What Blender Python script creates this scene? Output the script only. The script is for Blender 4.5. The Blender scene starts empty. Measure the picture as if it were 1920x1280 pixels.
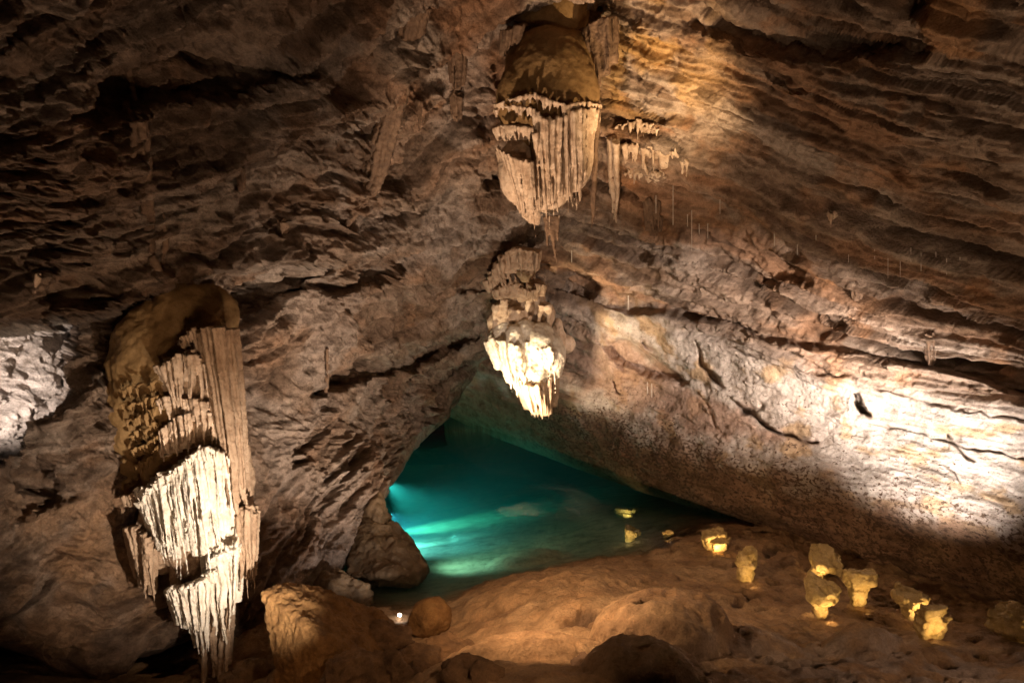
import bpy, bmesh, math, random
import numpy as np
from mathutils import Vector, Matrix

random.seed(7)
RNG = np.random.default_rng(11)
scene = bpy.context.scene
COL = scene.collection

# ------------------------------------------------------------------ camera
CAM_H, PITCH, FPX = 6.0, math.radians(9.0), 1280.0
cp, sp_ = math.cos(PITCH), math.sin(PITCH)


def ray(px, py):
    xr = (np.asarray(px, float) - 960) / FPX
    yr = (640 - np.asarray(py, float)) / FPX
    return np.stack([xr, cp + yr * sp_, -sp_ + yr * cp], -1)


def at(px, py, Y):
    """the point seen at photograph position (px, py) at distance Y ahead"""
    d = ray(px, py)
    k = np.asarray(Y, float) / d[..., 1]
    return np.array([0, 0, CAM_H]) + d * k[..., None]


def atz(px, py, z):
    d = ray(px, py)
    k = (np.asarray(z, float) - CAM_H) / d[..., 2]
    return np.array([0, 0, CAM_H]) + d * k[..., None]


def V(p):
    return Vector([float(c) for c in p])


cam_data = bpy.data.cameras.new('camera')
cam = bpy.data.objects.new('camera', cam_data)
COL.objects.link(cam)
cam.location = (0, 0, CAM_H)
cam.rotation_euler = (math.radians(90) - PITCH, 0, 0)
cam_data.sensor_width = 36
cam_data.lens = 24
cam_data.clip_start = 0.05
cam_data.clip_end = 300
scene.camera = cam

# ------------------------------------------------------------------ numeric noise
_perm = RNG.permutation(256)
_perm = np.concatenate([_perm, _perm, _perm])
_grad = RNG.normal(size=(256, 3))
_grad /= np.linalg.norm(_grad, axis=1)[:, None]


def noise3(P):
    P = np.asarray(P, float)
    I = np.floor(P).astype(int)
    F = P - I
    I = I & 255
    U = F * F * F * (F * (F * 6 - 15) + 10)
    out = 0
    for dx in (0, 1):
        wx = U[..., 0] if dx else 1 - U[..., 0]
        hx = _perm[I[..., 0] + dx]
        for dy in (0, 1):
            wy = U[..., 1] if dy else 1 - U[..., 1]
            hy = _perm[hx + I[..., 1] + dy]
            for dz in (0, 1):
                wz = U[..., 2] if dz else 1 - U[..., 2]
                g = _grad[_perm[hy + I[..., 2] + dz] & 255]
                dot = g[..., 0] * (F[..., 0] - dx) + g[..., 1] * (F[..., 1] - dy) + g[..., 2] * (F[..., 2] - dz)
                out = out + wx * wy * wz * dot
    return out * 1.5


def fbm(P, o=4, gain=.5, lac=2.03):
    s, a, f = 0, 1, 1
    for i in range(o):
        s = s + a * noise3(P * f + 17.3 * i)
        a *= gain
        f *= lac
    return s


def ridged(P, o=3, gain=.5):
    s, a, f = 0, 1, 1
    for i in range(o):
        s = s + a * (1 - 2 * np.abs(noise3(P * f + 9.1 * i)))
        a *= gain
        f *= 2.1
    return s


def sstep(a, b, x):
    t = np.clip((x - a) / (b - a), 0, 1)
    return t * t * (3 - 2 * t)


class TPS:
    """smooth surface through scattered values"""
    def __init__(self, pts, vals, s=1.0, reg=1e-3):
        self.s = s
        self.p = np.asarray(pts, float) / s
        n = len(self.p)
        K = self._k(self.p) + reg * np.eye(n)
        Q = np.c_[np.ones(n), self.p]
        A = np.block([[K, Q], [Q.T, np.zeros((3, 3))]])
        sol = np.linalg.solve(A, np.r_[np.asarray(vals, float), 0, 0, 0])
        self.w, self.a = sol[:n], sol[n:]

    def _k(self, q):
        d2 = ((q[:, None, :] - self.p[None]) ** 2).sum(-1)
        return .5 * d2 * np.log(d2 + 1e-9)

    def __call__(self, x, y):
        sh = np.broadcast(x, y).shape
        q = np.c_[np.broadcast_to(x, sh).ravel(), np.broadcast_to(y, sh).ravel()] / self.s
        out = np.empty(len(q))
        for i in range(0, len(q), 40000):
            c = q[i:i + 40000]
            out[i:i + 40000] = self._k(c) @ self.w + self.a[0] + c @ self.a[1:]
        return out.reshape(sh)


def poly_dist(px, py, poly):
    """distance to a polyline and nearest point on it"""
    best = np.full(np.shape(px), 1e9)
    nx, ny = np.zeros_like(best), np.zeros_like(best)
    for (x0, y0), (x1, y1) in zip(poly[:-1], poly[1:]):
        dx, dy = x1 - x0, y1 - y0
        t = np.clip(((px - x0) * dx + (py - y0) * dy) / (dx * dx + dy * dy), 0, 1)
        qx, qy = x0 + t * dx, y0 + t * dy
        d = np.hypot(px - qx, py - qy)
        m = d < best
        best = np.where(m, d, best)
        nx, ny = np.where(m, qx, nx), np.where(m, qy, ny)
    return best, nx, ny


def inside(px, py, poly):
    r = np.zeros(np.shape(px), bool)
    n = len(poly)
    for i in range(n):
        (x0, y0), (x1, y1) = poly[i], poly[(i + 1) % n]
        c = (y0 > py) != (y1 > py)
        xx = (x1 - x0) * (py - y0) / ((y1 - y0) if y1 != y0 else 1e-9) + x0
        r ^= c & (px < xx)
    return r


def sdf(px, py, poly):
    """signed distance, positive inside"""
    d, nx, ny = poly_dist(px, py, list(poly) + [poly[0]])
    return np.where(inside(px, py, poly), d, -d), nx, ny


def axis_values(parts):
    """(start, stop, step) pieces joined into one increasing axis"""
    out = []
    for a, b, s in parts:
        out.append(np.linspace(a, b, max(2, int(round((b - a) / s))), endpoint=False))
    out.append([parts[-1][1]])
    return np.concatenate(out)


# ------------------------------------------------------------------ objects
def link_mesh(name, verts, faces, mat=None, parent=None, smooth=True, attrs=None):
    me = bpy.data.meshes.new(name)
    verts = np.asarray(verts, np.float32)
    faces = np.asarray(faces, np.int32)
    k = faces.shape[1]
    me.vertices.add(len(verts))
    me.vertices.foreach_set('co', verts.ravel())
    me.loops.add(faces.size)
    me.loops.foreach_set('vertex_index', faces.ravel())
    me.polygons.add(len(faces))
    me.polygons.foreach_set('loop_start', np.arange(0, faces.size, k, dtype=np.int32))
    if smooth:
        me.polygons.foreach_set('use_smooth', np.ones(len(faces), bool))
    me.update(calc_edges=True)
    me.validate()
    for an, av in (attrs or {}).items():
        av = np.asarray(av, np.float32)
        if av.ndim == 1:
            at_ = me.attributes.new(an, 'FLOAT', 'POINT')
            at_.data.foreach_set('value', av)
        else:
            at_ = me.attributes.new(an, 'FLOAT_COLOR', 'POINT')
            at_.data.foreach_set('color', np.c_[av, np.ones(len(av))].astype(np.float32).ravel())
    if mat:
        me.materials.append(mat)
    o = bpy.data.objects.new(name, me)
    COL.objects.link(o)
    if parent:
        o.parent = parent
        o.matrix_parent_inverse = Matrix.Translation(-parent.location)
    return o


def tag(o, label=None, cat=None, group=None, kind=None):
    if label: o['label'] = label
    if cat: o['category'] = cat
    if group: o['group'] = group
    if kind: o['kind'] = kind
    return o


def empty(name, loc):
    o = bpy.data.objects.new(name, None)
    COL.objects.link(o)
    o.location = V(loc)
    o.empty_display_size = .2
    return o


def remeshed(verts, faces, voxel, smooth_iter=2):
    """fuse overlapping pieces into one skin; returns new verts, quads"""
    me = bpy.data.meshes.new('tmp')
    me.from_pydata([tuple(v) for v in verts], [], [tuple(f) for f in faces])
    o = bpy.data.objects.new('tmp', me)
    COL.objects.link(o)
    m = o.modifiers.new('r', 'REMESH')
    m.mode = 'VOXEL'
    m.voxel_size = voxel
    if smooth_iter:
        s = o.modifiers.new('s', 'SMOOTH')
        s.factor = .5
        s.iterations = smooth_iter
    dg = bpy.context.evaluated_depsgraph_get()
    ev = o.evaluated_get(dg)
    m2 = ev.to_mesh()
    n = len(m2.vertices)
    v = np.empty(n * 3, np.float32)
    m2.vertices.foreach_get('co', v)
    nr = np.empty(n * 3, np.float32)
    m2.vertex_normals.foreach_get('vector', nr)
    f = np.empty(len(m2.polygons) * 4, np.int32)
    m2.loops.foreach_get('vertex_index', f)
    ev.to_mesh_clear()
    bpy.data.objects.remove(o)
    bpy.data.meshes.remove(me)
    return v.reshape(-1, 3).astype(float), nr.reshape(-1, 3).astype(float), f.reshape(-1, 4)


# ------------------------------------------------------------------ materials
def new_mat(name):
    m = bpy.data.materials.new(name)
    m.use_nodes = True
    nt = m.node_tree
    b = nt.nodes['Principled BSDF']
    return m, nt, b


def rock_mat(name, c_dark, c_mid, c_light, scale=3.0, rough=.85, bump=.5, bumpscale=18., spec=.25, attr=None, specks=False, stretch=(1, 1, 1), bd=.06):
    m, nt, b = new_mat(name)
    N, L = nt.nodes, nt.links
    tc = N.new('ShaderNodeTexCoord')
    mp = N.new('ShaderNodeMapping')
    mp.inputs['Scale'].default_value = stretch
    L.new(tc.outputs['Object'], mp.inputs['Vector'])
    vec = mp.outputs['Vector']
    n1 = N.new('ShaderNodeTexNoise')
    n1.inputs['Scale'].default_value = scale
    n1.inputs['Detail'].default_value = 8
    n1.inputs['Roughness'].default_value = .65
    L.new(vec, n1.inputs['Vector'])
    cr = N.new('ShaderNodeValToRGB')
    e = cr.color_ramp.elements
    e[0].position, e[0].color = .33, (*c_dark, 1)
    e[1].position, e[1].color = .68, (*c_light, 1)
    el = e.new(.5)
    el.color = (*c_mid, 1)
    L.new(n1.outputs['Fac'], cr.inputs['Fac'])
    col = cr.outputs['Color']
    if attr:
        a = N.new('ShaderNodeAttribute')
        a.attribute_name = attr
        mx = N.new('ShaderNodeMix')
        mx.data_type = 'RGBA'
        mx.blend_type = 'MULTIPLY'
        mx.inputs['Factor'].default_value = 1
        L.new(a.outputs['Color'], mx.inputs['A'])
        L.new(col, mx.inputs['B'])
        col = mx.outputs['Result']
    if specks:
        sa = N.new('ShaderNodeAttribute')
        sa.attribute_name = 'speck'
        mp2 = N.new('ShaderNodeMapping')
        mp2.inputs['Rotation'].default_value = (0, math.radians(12), math.radians(-52))
        mp2.inputs['Scale'].default_value = (.65, 1., 1.25)
        L.new(tc.outputs['Object'], mp2.inputs['Vector'])
        ns = N.new('ShaderNodeTexNoise')
        ns.inputs['Scale'].default_value = 15
        ns.inputs['Detail'].default_value = 3.5
        ns.inputs['Roughness'].default_value = .6
        L.new(mp2.outputs['Vector'], ns.inputs['Vector'])
        ad = N.new('ShaderNodeMath')
        ad.operation = 'ADD'
        L.new(ns.outputs['Fac'], ad.inputs[0])
        L.new(sa.outputs['Fac'], ad.inputs[1])
        rp = N.new('ShaderNodeMapRange')
        rp.interpolation_type = 'SMOOTHSTEP'
        rp.inputs['From Min'].default_value = .96
        rp.inputs['From Max'].default_value = 1.06
        L.new(ad.outputs[0], rp.inputs['Value'])
        mx = N.new('ShaderNodeMix')
        mx.data_type = 'RGBA'
        L.new(rp.outputs['Result'], mx.inputs['Factor'])
        L.new(col, mx.inputs['A'])
        mx.inputs['B'].default_value = (.15, .095, .065, 1)
        col = mx.outputs['Result']
    L.new(col, b.inputs['Base Color'])
    b.inputs['Roughness'].default_value = rough
    b.inputs['Specular IOR Level'].default_value = spec
    nb = N.new('ShaderNodeTexNoise')
    nb.inputs['Scale'].default_value = bumpscale
    nb.inputs['Detail'].default_value = 9
    nb.inputs['Roughness'].default_value = .68
    L.new(vec, nb.inputs['Vector'])
    vo = N.new('ShaderNodeTexVoronoi')
    vo.inputs['Scale'].default_value = bumpscale * 1.3
    L.new(vec, vo.inputs['Vector'])
    ad2 = N.new('ShaderNodeMath')
    ad2.operation = 'MULTIPLY_ADD'
    ad2.inputs[1].default_value = .35
    L.new(vo.outputs['Distance'], ad2.inputs[0])
    L.new(nb.outputs['Fac'], ad2.inputs[2])
    bp = N.new('ShaderNodeBump')
    bp.inputs['Strength'].default_value = bump
    bp.inputs['Distance'].default_value = bd
    L.new(ad2.outputs[0], bp.inputs['Height'])
    nf = N.new('ShaderNodeTexNoise')
    nf.inputs['Scale'].default_value = bumpscale * 4.5
    nf.inputs['Detail'].default_value = 6
    nf.inputs['Roughness'].default_value = .7
    L.new(vec, nf.inputs['Vector'])
    bf = N.new('ShaderNodeBump')
    bf.inputs['Strength'].default_value = min(1, bump * 1.1)
    bf.inputs['Distance'].default_value = bd * .45
    L.new(nf.outputs['Fac'], bf.inputs['Height'])
    L.new(bp.outputs['Normal'], bf.inputs['Normal'])
    L.new(bf.outputs['Normal'], b.inputs['Normal'])
    # fine mottling of the colour itself
    rm = N.new('ShaderNodeMapRange')
    rm.inputs['From Min'].default_value = .3
    rm.inputs['From Max'].default_value = .7
    rm.inputs['To Min'].default_value = .72
    rm.inputs['To Max'].default_value = 1.22
    L.new(nf.outputs['Fac'], rm.inputs['Value'])
    mm_ = N.new('ShaderNodeMix')
    mm_.data_type = 'RGBA'
    mm_.blend_type = 'MULTIPLY'
    mm_.inputs['Factor'].default_value = 1
    L.new(col, mm_.inputs['A'])
    L.new(rm.outputs['Result'], mm_.inputs['B'])
    L.new(mm_.outputs['Result'], b.inputs['Base Color'])
    return m


M = {}
M['wall'] = rock_mat('limestone', (.5, .45, .4), (1., .96, .92), (1.4, 1.35, 1.3), scale=5, bump=1., bumpscale=8, attr='tint', bd=.10)
M['wallr'] = rock_mat('limestone_bedded', (.6, .55, .5), (1., .97, .94), (1.3, 1.27, 1.24), scale=4, bump=.7, bumpscale=10, attr='tint', specks=True, bd=.075)
M['floor'] = rock_mat('flowstone', (.6, .55, .5), (1, 1, 1), (1.25, 1.22, 1.2), scale=3.5, rough=.6, bump=.9, bumpscale=8, spec=.4, attr='tint', bd=.08)
M['calcite'] = rock_mat('cream_calcite', (.37, .25, .165), (.55, .405, .285), (.66, .52, .39), scale=6, rough=.6, bump=.45, bumpscale=26, spec=.35, bd=.03)
M['pale'] = rock_mat('white_calcite', (.50, .41, .31), (.70, .62, .51), (.77, .70, .60), scale=7, rough=.5, bump=.4, bumpscale=28, spec=.4, bd=.03)
M['ochre'] = rock_mat('ochre_flowstone', (.17, .095, .035), (.25, .15, .06), (.31, .19, .08), scale=5, rough=.7, bump=.4, bumpscale=24, spec=.3, bd=.03)
M['tan'] = rock_mat('tan_and_dimmed_dripstone', (.26, .165, .10), (.38, .26, .17), (.46, .33, .225), scale=6, rough=.65, bump=.5, bumpscale=24, spec=.35, bd=.03)  # on the drapery's column and right curtain, tan stands in for weaker light
M['brown'] = rock_mat('brown_dripstone', (.10, .062, .04), (.17, .105, .065), (.25, .16, .10), scale=5, rough=.75, bump=.5, bumpscale=20, spec=.3, bd=.04)
M['olive'] = rock_mat('wet_olive_rock', (.10, .066, .036), (.16, .105, .055), (.22, .145, .08), scale=4, rough=.5, bump=.6, bumpscale=14, spec=.4)
M['boulder'] = rock_mat('brown_boulder', (.11, .06, .03), (.22, .125, .06), (.33, .19, .09), scale=4.5, rough=.75, bump=.8, bumpscale=14, spec=.35)
M['orange'] = rock_mat('orange_boulder', (.15, .075, .025), (.26, .135, .045), (.34, .19, .07), scale=5, rough=.75, bump=.7, bumpscale=14, spec=.35)
M['cone'] = rock_mat('straw_calcite', (.38, .265, .10), (.54, .40, .175), (.64, .49, .25), scale=8, rough=.6, bump=.5, bumpscale=20, spec=.3, bd=.04)
M['straw'] = rock_mat('soda_straw', (.5, .42, .34), (.6, .52, .43), (.7, .62, .54), scale=10, rough=.5, bump=.1, bumpscale=30)

# ------------------------------------------------------------------ rock walls
# distances of the two walls at photograph positions (px, py, metres ahead)
LEFT_PTS = [(1150, 0, 12.2), (1110, 200, 13.5), (1000, 500, 16.5), (920, 650, 18.6), (870, 740, 19.6), (840, 785, 19.0),
            (770, 850, 16.2), (715, 940, 13.0), (690, 1000, 12.0), (620, 1100, 10.6),
            (0, 0, 6.6), (0, 300, 7.0), (0, 600, 7.2), (300, 300, 8.8), (600, 300, 11.0), (800, 300, 13.0), (600, 600, 12.0),
            (300, 800, 9.2), (0, 900, 7.4), (100, 1200, 7.6), (400, 1200, 9.0), (700, 700, 14.6), (600, 0, 9.2), (850, 50, 11.8),
            (500, 1000, 10.2), (-600, 600, 4.6), (-600, 0, 4.2), (-500, 1300, 5), (500, -500, 6.6), (1150, -500, 7.2), (-500, -500, 4)]
RIGHT_PTS = [(1150, 0, 12.2), (1110, 200, 13.5), (1000, 500, 16.5), (920, 650, 18.8), (870, 700, 20.4), (840, 785, 21.2), (760, 700, 21.5),
             (1085, 880, 17.4), (1330, 965, 13.9), (1620, 1062, 11.2), (1920, 1150, 9.2), (2500, 1370, 6.6),
             (1330, 0, 10.6), (1620, 0, 9.4), (1920, 0, 8.2), (1330, 300, 12.2), (1620, 300, 10.5), (1920, 300, 9.0),
             (1330, 600, 14.0), (1620, 600, 11.6), (1920, 600, 9.7), (1330, 830, 14.3), (1620, 850, 11.7), (1920, 930, 9.6),
             (1100, 640, 17.2), (2500, 600, 6.6), (2500, 0, 5.6), (1300, -500, 7), (2000, -500, 5.5)]
_l = np.array(LEFT_PTS)
_r = np.array(RIGHT_PTS)
YL = TPS(_l[:, :2], np.log(_l[:, 2]), 1000, 2e-3)
YR = TPS(_r[:, :2], np.log(_r[:, 2]), 1000, 2e-3)


def yl(px, py): return np.exp(YL(np.asarray(px, float), np.asarray(py, float)))
def yr(px, py): return np.exp(YR(np.asarray(px, float), np.asarray(py, float)))


# bedding coordinate along the two walls
BL = np.array([(690, 1000, 0), (760, 880, 0), (845, 780, 0), (500, 1010, 1.3), (700, 790, 1.3), (870, 650, 1.3), (300, 1250, 1.0), (100, 900, 2.2),
               (470, 640, 2.5), (700, 560, 2.5), (930, 490, 2.4), (0, 610, 3.6), (400, 510, 3.6), (700, 440, 3.5), (950, 380, 3.4),
               (0, 380, 5.0), (300, 290, 5.0), (580, 190, 5.0), (800, 100, 5.0), (0, 190, 6.4), (140, 120, 6.4), (500, 20, 6.4), (700, -100, 6.4), (0, -100, 7.5), (-500, 800, 4)])
BR = np.array([(840, 785, 0), (1330, 965, 0), (1920, 1150, 0), (870, 700, 1.3), (1330, 830, 1.6), (1920, 960, 1.7), (1000, 552, 3.2), (1400, 622, 3.6), (1920, 745, 3.7),
               (1050, 450, 4.3), (1500, 525, 5.0), (1920, 610, 5.2), (1130, 290, 5.6), (1500, 340, 6.4), (1920, 405, 6.8), (1150, 150, 6.8), (1500, 160, 7.8), (1920, 190, 8.4),
               (1170, 0, 8.0), (1500, -10, 9.0), (1920, 0, 9.8), (1900, -400, 12)])
bL = TPS(BL[:, :2], BL[:, 2], 1000, 1e-3)
bR = TPS(BR[:, :2], BR[:, 2], 1000, 1e-3)


def relief(P, a, b, seed, rough=1.0, bed=1.0, an=1.0, warp=1.0):
    """bedded limestone: ledges, flaked plates and a rough small relief, stretched along the beds (a) and across them (b)"""
    n = len(a)
    s = np.full(n, seed)
    w = warp * .30 * fbm(P * .4 + seed, 3) + (.02 + .04 * warp) * fbm(np.c_[a / 1.1, b / .5, s], 3)
    bb = b + w
    h = .34 * fbm(P / 3.2 + seed, 3)
    col = {}
    for sp, am, la in ((.95, .28, 4.5), (.42, .15, 2.6), (.2, .06, 1.4)):
        t = bb / sp + .40 * noise3(np.c_[a / (la * an), b / (sp * 2), s]) + seed
        f = t - np.floor(t)
        m = sstep(-.15, .3, noise3(np.c_[a / (la * 1.1 * an), bb / (sp * 1.6), s + 3.3]))
        h = h + bed * am * m * (f / .7 * (f < .7) + (1 - sstep(.7, 1., f)) * (f >= .7) - .5)
    for k, (sa, sb, am) in enumerate(((2.8, .7, .09), (1.3, .30, .06), (.55, .15, .045), (.26, .08, .03))):
        q = fbm(np.c_[a / (sa * an), bb / sb, s + 5.1 * k], 4, .55)
        ew = (.10, .16, .34, .6)[k]
        h = h + am * (.6 * bed + .4) * (sstep(0, ew, q - .04) + .5 * sstep(0, ew, q - .33) - .6)
        col[k] = q
    jt, edge = 0, 0
    for sp, wd, dep, la in ((.8, .13, .32, 3.2), (.36, .085, .17, 2.0), (.19, .06, .08, 1.2)):
        t = bb / sp + (.25 + .25 * warp) * noise3(np.c_[a / (la * an), b / (sp * 3), s + 11]) + .13 * seed
        rt = np.round(t)
        m = sstep(.08, .36, noise3(np.c_[a / (la * .7 * an), rt * 7.7, s + 1.7]) + .07 * noise3(P / .3))
        g = m * (1 - sstep(.0, 1., np.abs(t - rt) * sp / (wd * (.6 + .9 * np.abs(noise3(P / .4))))))
        h = h - bed * dep * g
        jt = np.maximum(jt, g)
        edge = np.maximum(edge, 4 * g * (1 - g))
    q = fbm(np.c_[a / (1.9 * an), bb / .33, s + 41], 4, .5)       # long lens shaped hollows along the beds
    lens = sstep(.30, .38, q)
    h = h - bed * .28 * lens
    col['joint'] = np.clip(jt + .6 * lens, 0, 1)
    sh = np.c_[a / (.42 * an), bb / .17, s + P[:, 2] * .8]
    calm = 1 - .75 * edge
    h = h + rough * (.05 * ridged(P / .6 + seed, 2) + calm * (.055 * ridged(sh + .35 * noise3(P / .3)[:, None], 2, .5) + .04 * fbm(np.c_[a / (.22 * an), bb / .13, s + P[:, 2]], 3, .5) + .03 * ridged(P / .14, 1) + .022 * ridged(P / .08 + 4, 1) * sstep(-.4, .3, noise3(P / .7))))
    return h, bb, col


def mixc(c, d, t):
    return c * (1 - t[:, None]) + np.asarray(d) * t[:, None]


def wall_tint(P, a, bb, q, seed, red=1.0):
    n = len(a)
    s = np.full(n, seed + 20)
    base = np.tile(np.array([.33, .245, .185]), (n, 1))
    base = mixc(base, (.42, .345, .285), .8 * sstep(-.1, .5, fbm(np.c_[a / 3.2, bb / .9, s], 5)))
    base = mixc(base, (.33, .175, .09), .7 * red * sstep(.05, .5, fbm(np.c_[a / 2.6, bb / .6, s + 7], 5)))
    base = mixc(base, (.17, .105, .065), .75 * sstep(.10, .5, fbm(np.c_[a / 2.4, bb / .3, s + 13], 5)))
    base = mixc(base, (.38, .19, .085), .5 * red * sstep(.2, .65, fbm(P / .8 + 30, 4)))
    base = mixc(base, (.13, .08, .05), .6 * sstep(.2, .5, fbm(np.c_[a / 1.0, bb / .14, s + 2], 5)))
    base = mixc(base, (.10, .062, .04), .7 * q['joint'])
    return base


WALL = {}


def wall_y(side, px, py, r=7):
    """how far ahead the finished wall stands at (px, py)"""
    xs, ys, Yg = WALL[side]
    i = int(np.searchsorted(xs, px))
    j = int(np.searchsorted(ys, py))
    return float(np.median(Yg[max(0, j - r):j + r + 1, max(0, i - r):i + r + 1]))


def wl(px, py): return wall_y('left', px, py)
def wr(px, py): return wall_y('right', px, py)


def grid_surface(xs, ys, yfun):
    PX, PY = np.meshgrid(xs, ys)
    Y = yfun(PX, PY)
    return PX, PY, Y


def normals_of(P):
    du = np.gradient(P, axis=1)
    dv = np.gradient(P, axis=0)
    n = np.cross(du, dv)
    n /= np.linalg.norm(n, axis=2)[..., None] + 1e-9
    c = np.array([0, 0, CAM_H]) - P
    sgn = np.sign((n * c).sum(2))
    return n * sgn[..., None]


def grid_faces(h, w, keep=None):
    i = np.arange(h * w).reshape(h, w)
    f = np.stack([i[:-1, :-1], i[:-1, 1:], i[1:, 1:], i[1:, :-1]], -1)
    if keep is not None:
        k = keep[:-1, :-1] & keep[:-1, 1:] & keep[1:, 1:] & keep[1:, :-1]
        f = f[k]
    return f.reshape(-1, 4)


def compact(P, f, attrs):
    used = np.unique(f)
    mp = np.full(len(P), -1)
    mp[used] = np.arange(len(used))
    return P[used], mp[f], {k: v[used] for k, v in attrs.items()}


def groove(PX, PY, poly, width, depth):
    """a crack of uneven width and depth"""
    d, nx, ny = poly_dist(PX + 5 * noise3(np.stack([PX / 22, PY / 22, PX * 0 + 1], -1)), PY + 5 * noise3(np.stack([PX / 22, PY / 22, PX * 0 + 7], -1)), poly)
    w = width * (.75 + .9 * noise3(np.stack([nx / 40, ny / 40, PX * 0 + 4], -1)))
    g = np.clip(.55 + 1.1 * noise3(np.stack([nx / 55, ny / 55, PX * 0 + 2], -1)), 0, 1)
    return depth * g * (1 - sstep(.0, 1., d / np.maximum(w, 1.5)))


def pit(PX, PY, poly, depth, soft=12):
    s, _, _ = sdf(PX, PY, poly)
    s = s + 8 * noise3(np.stack([PX / 30, PY / 30, PX * 0 + 9], -1)) + 3 * noise3(np.stack([PX / 9, PY / 9, PX * 0], -1))
    return depth * sstep(-soft * .3, soft, s)


# ---- left wall
LEDGE = [(-900, 650), (0, 612), (130, 603), (205, 588), (300, 530), (400, 509), (480, 497), (580, 488), (700, 470), (1300, 420)]
LEFT_OUT = [(-900, -700), (1400, -700), (1330, 0), (1250, 250), (1110, 560), (965, 640), (905, 682), (870, 735), (845, 780), (800, 818), (770, 853), (757, 880), (722, 930),
            (700, 968), (690, 1000), (645, 1060), (606, 1108), (560, 1140), (505, 1220), (430, 1262), (360, 1200), (300, 1225), (255, 1232), (235, 1262), (190, 1272), (140, 1268), (105, 1262), (60, 1232), (0, 1212), (-300, 1180), (-900, 1250)]
LEFT_CURL = LEFT_OUT[6:]


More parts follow.
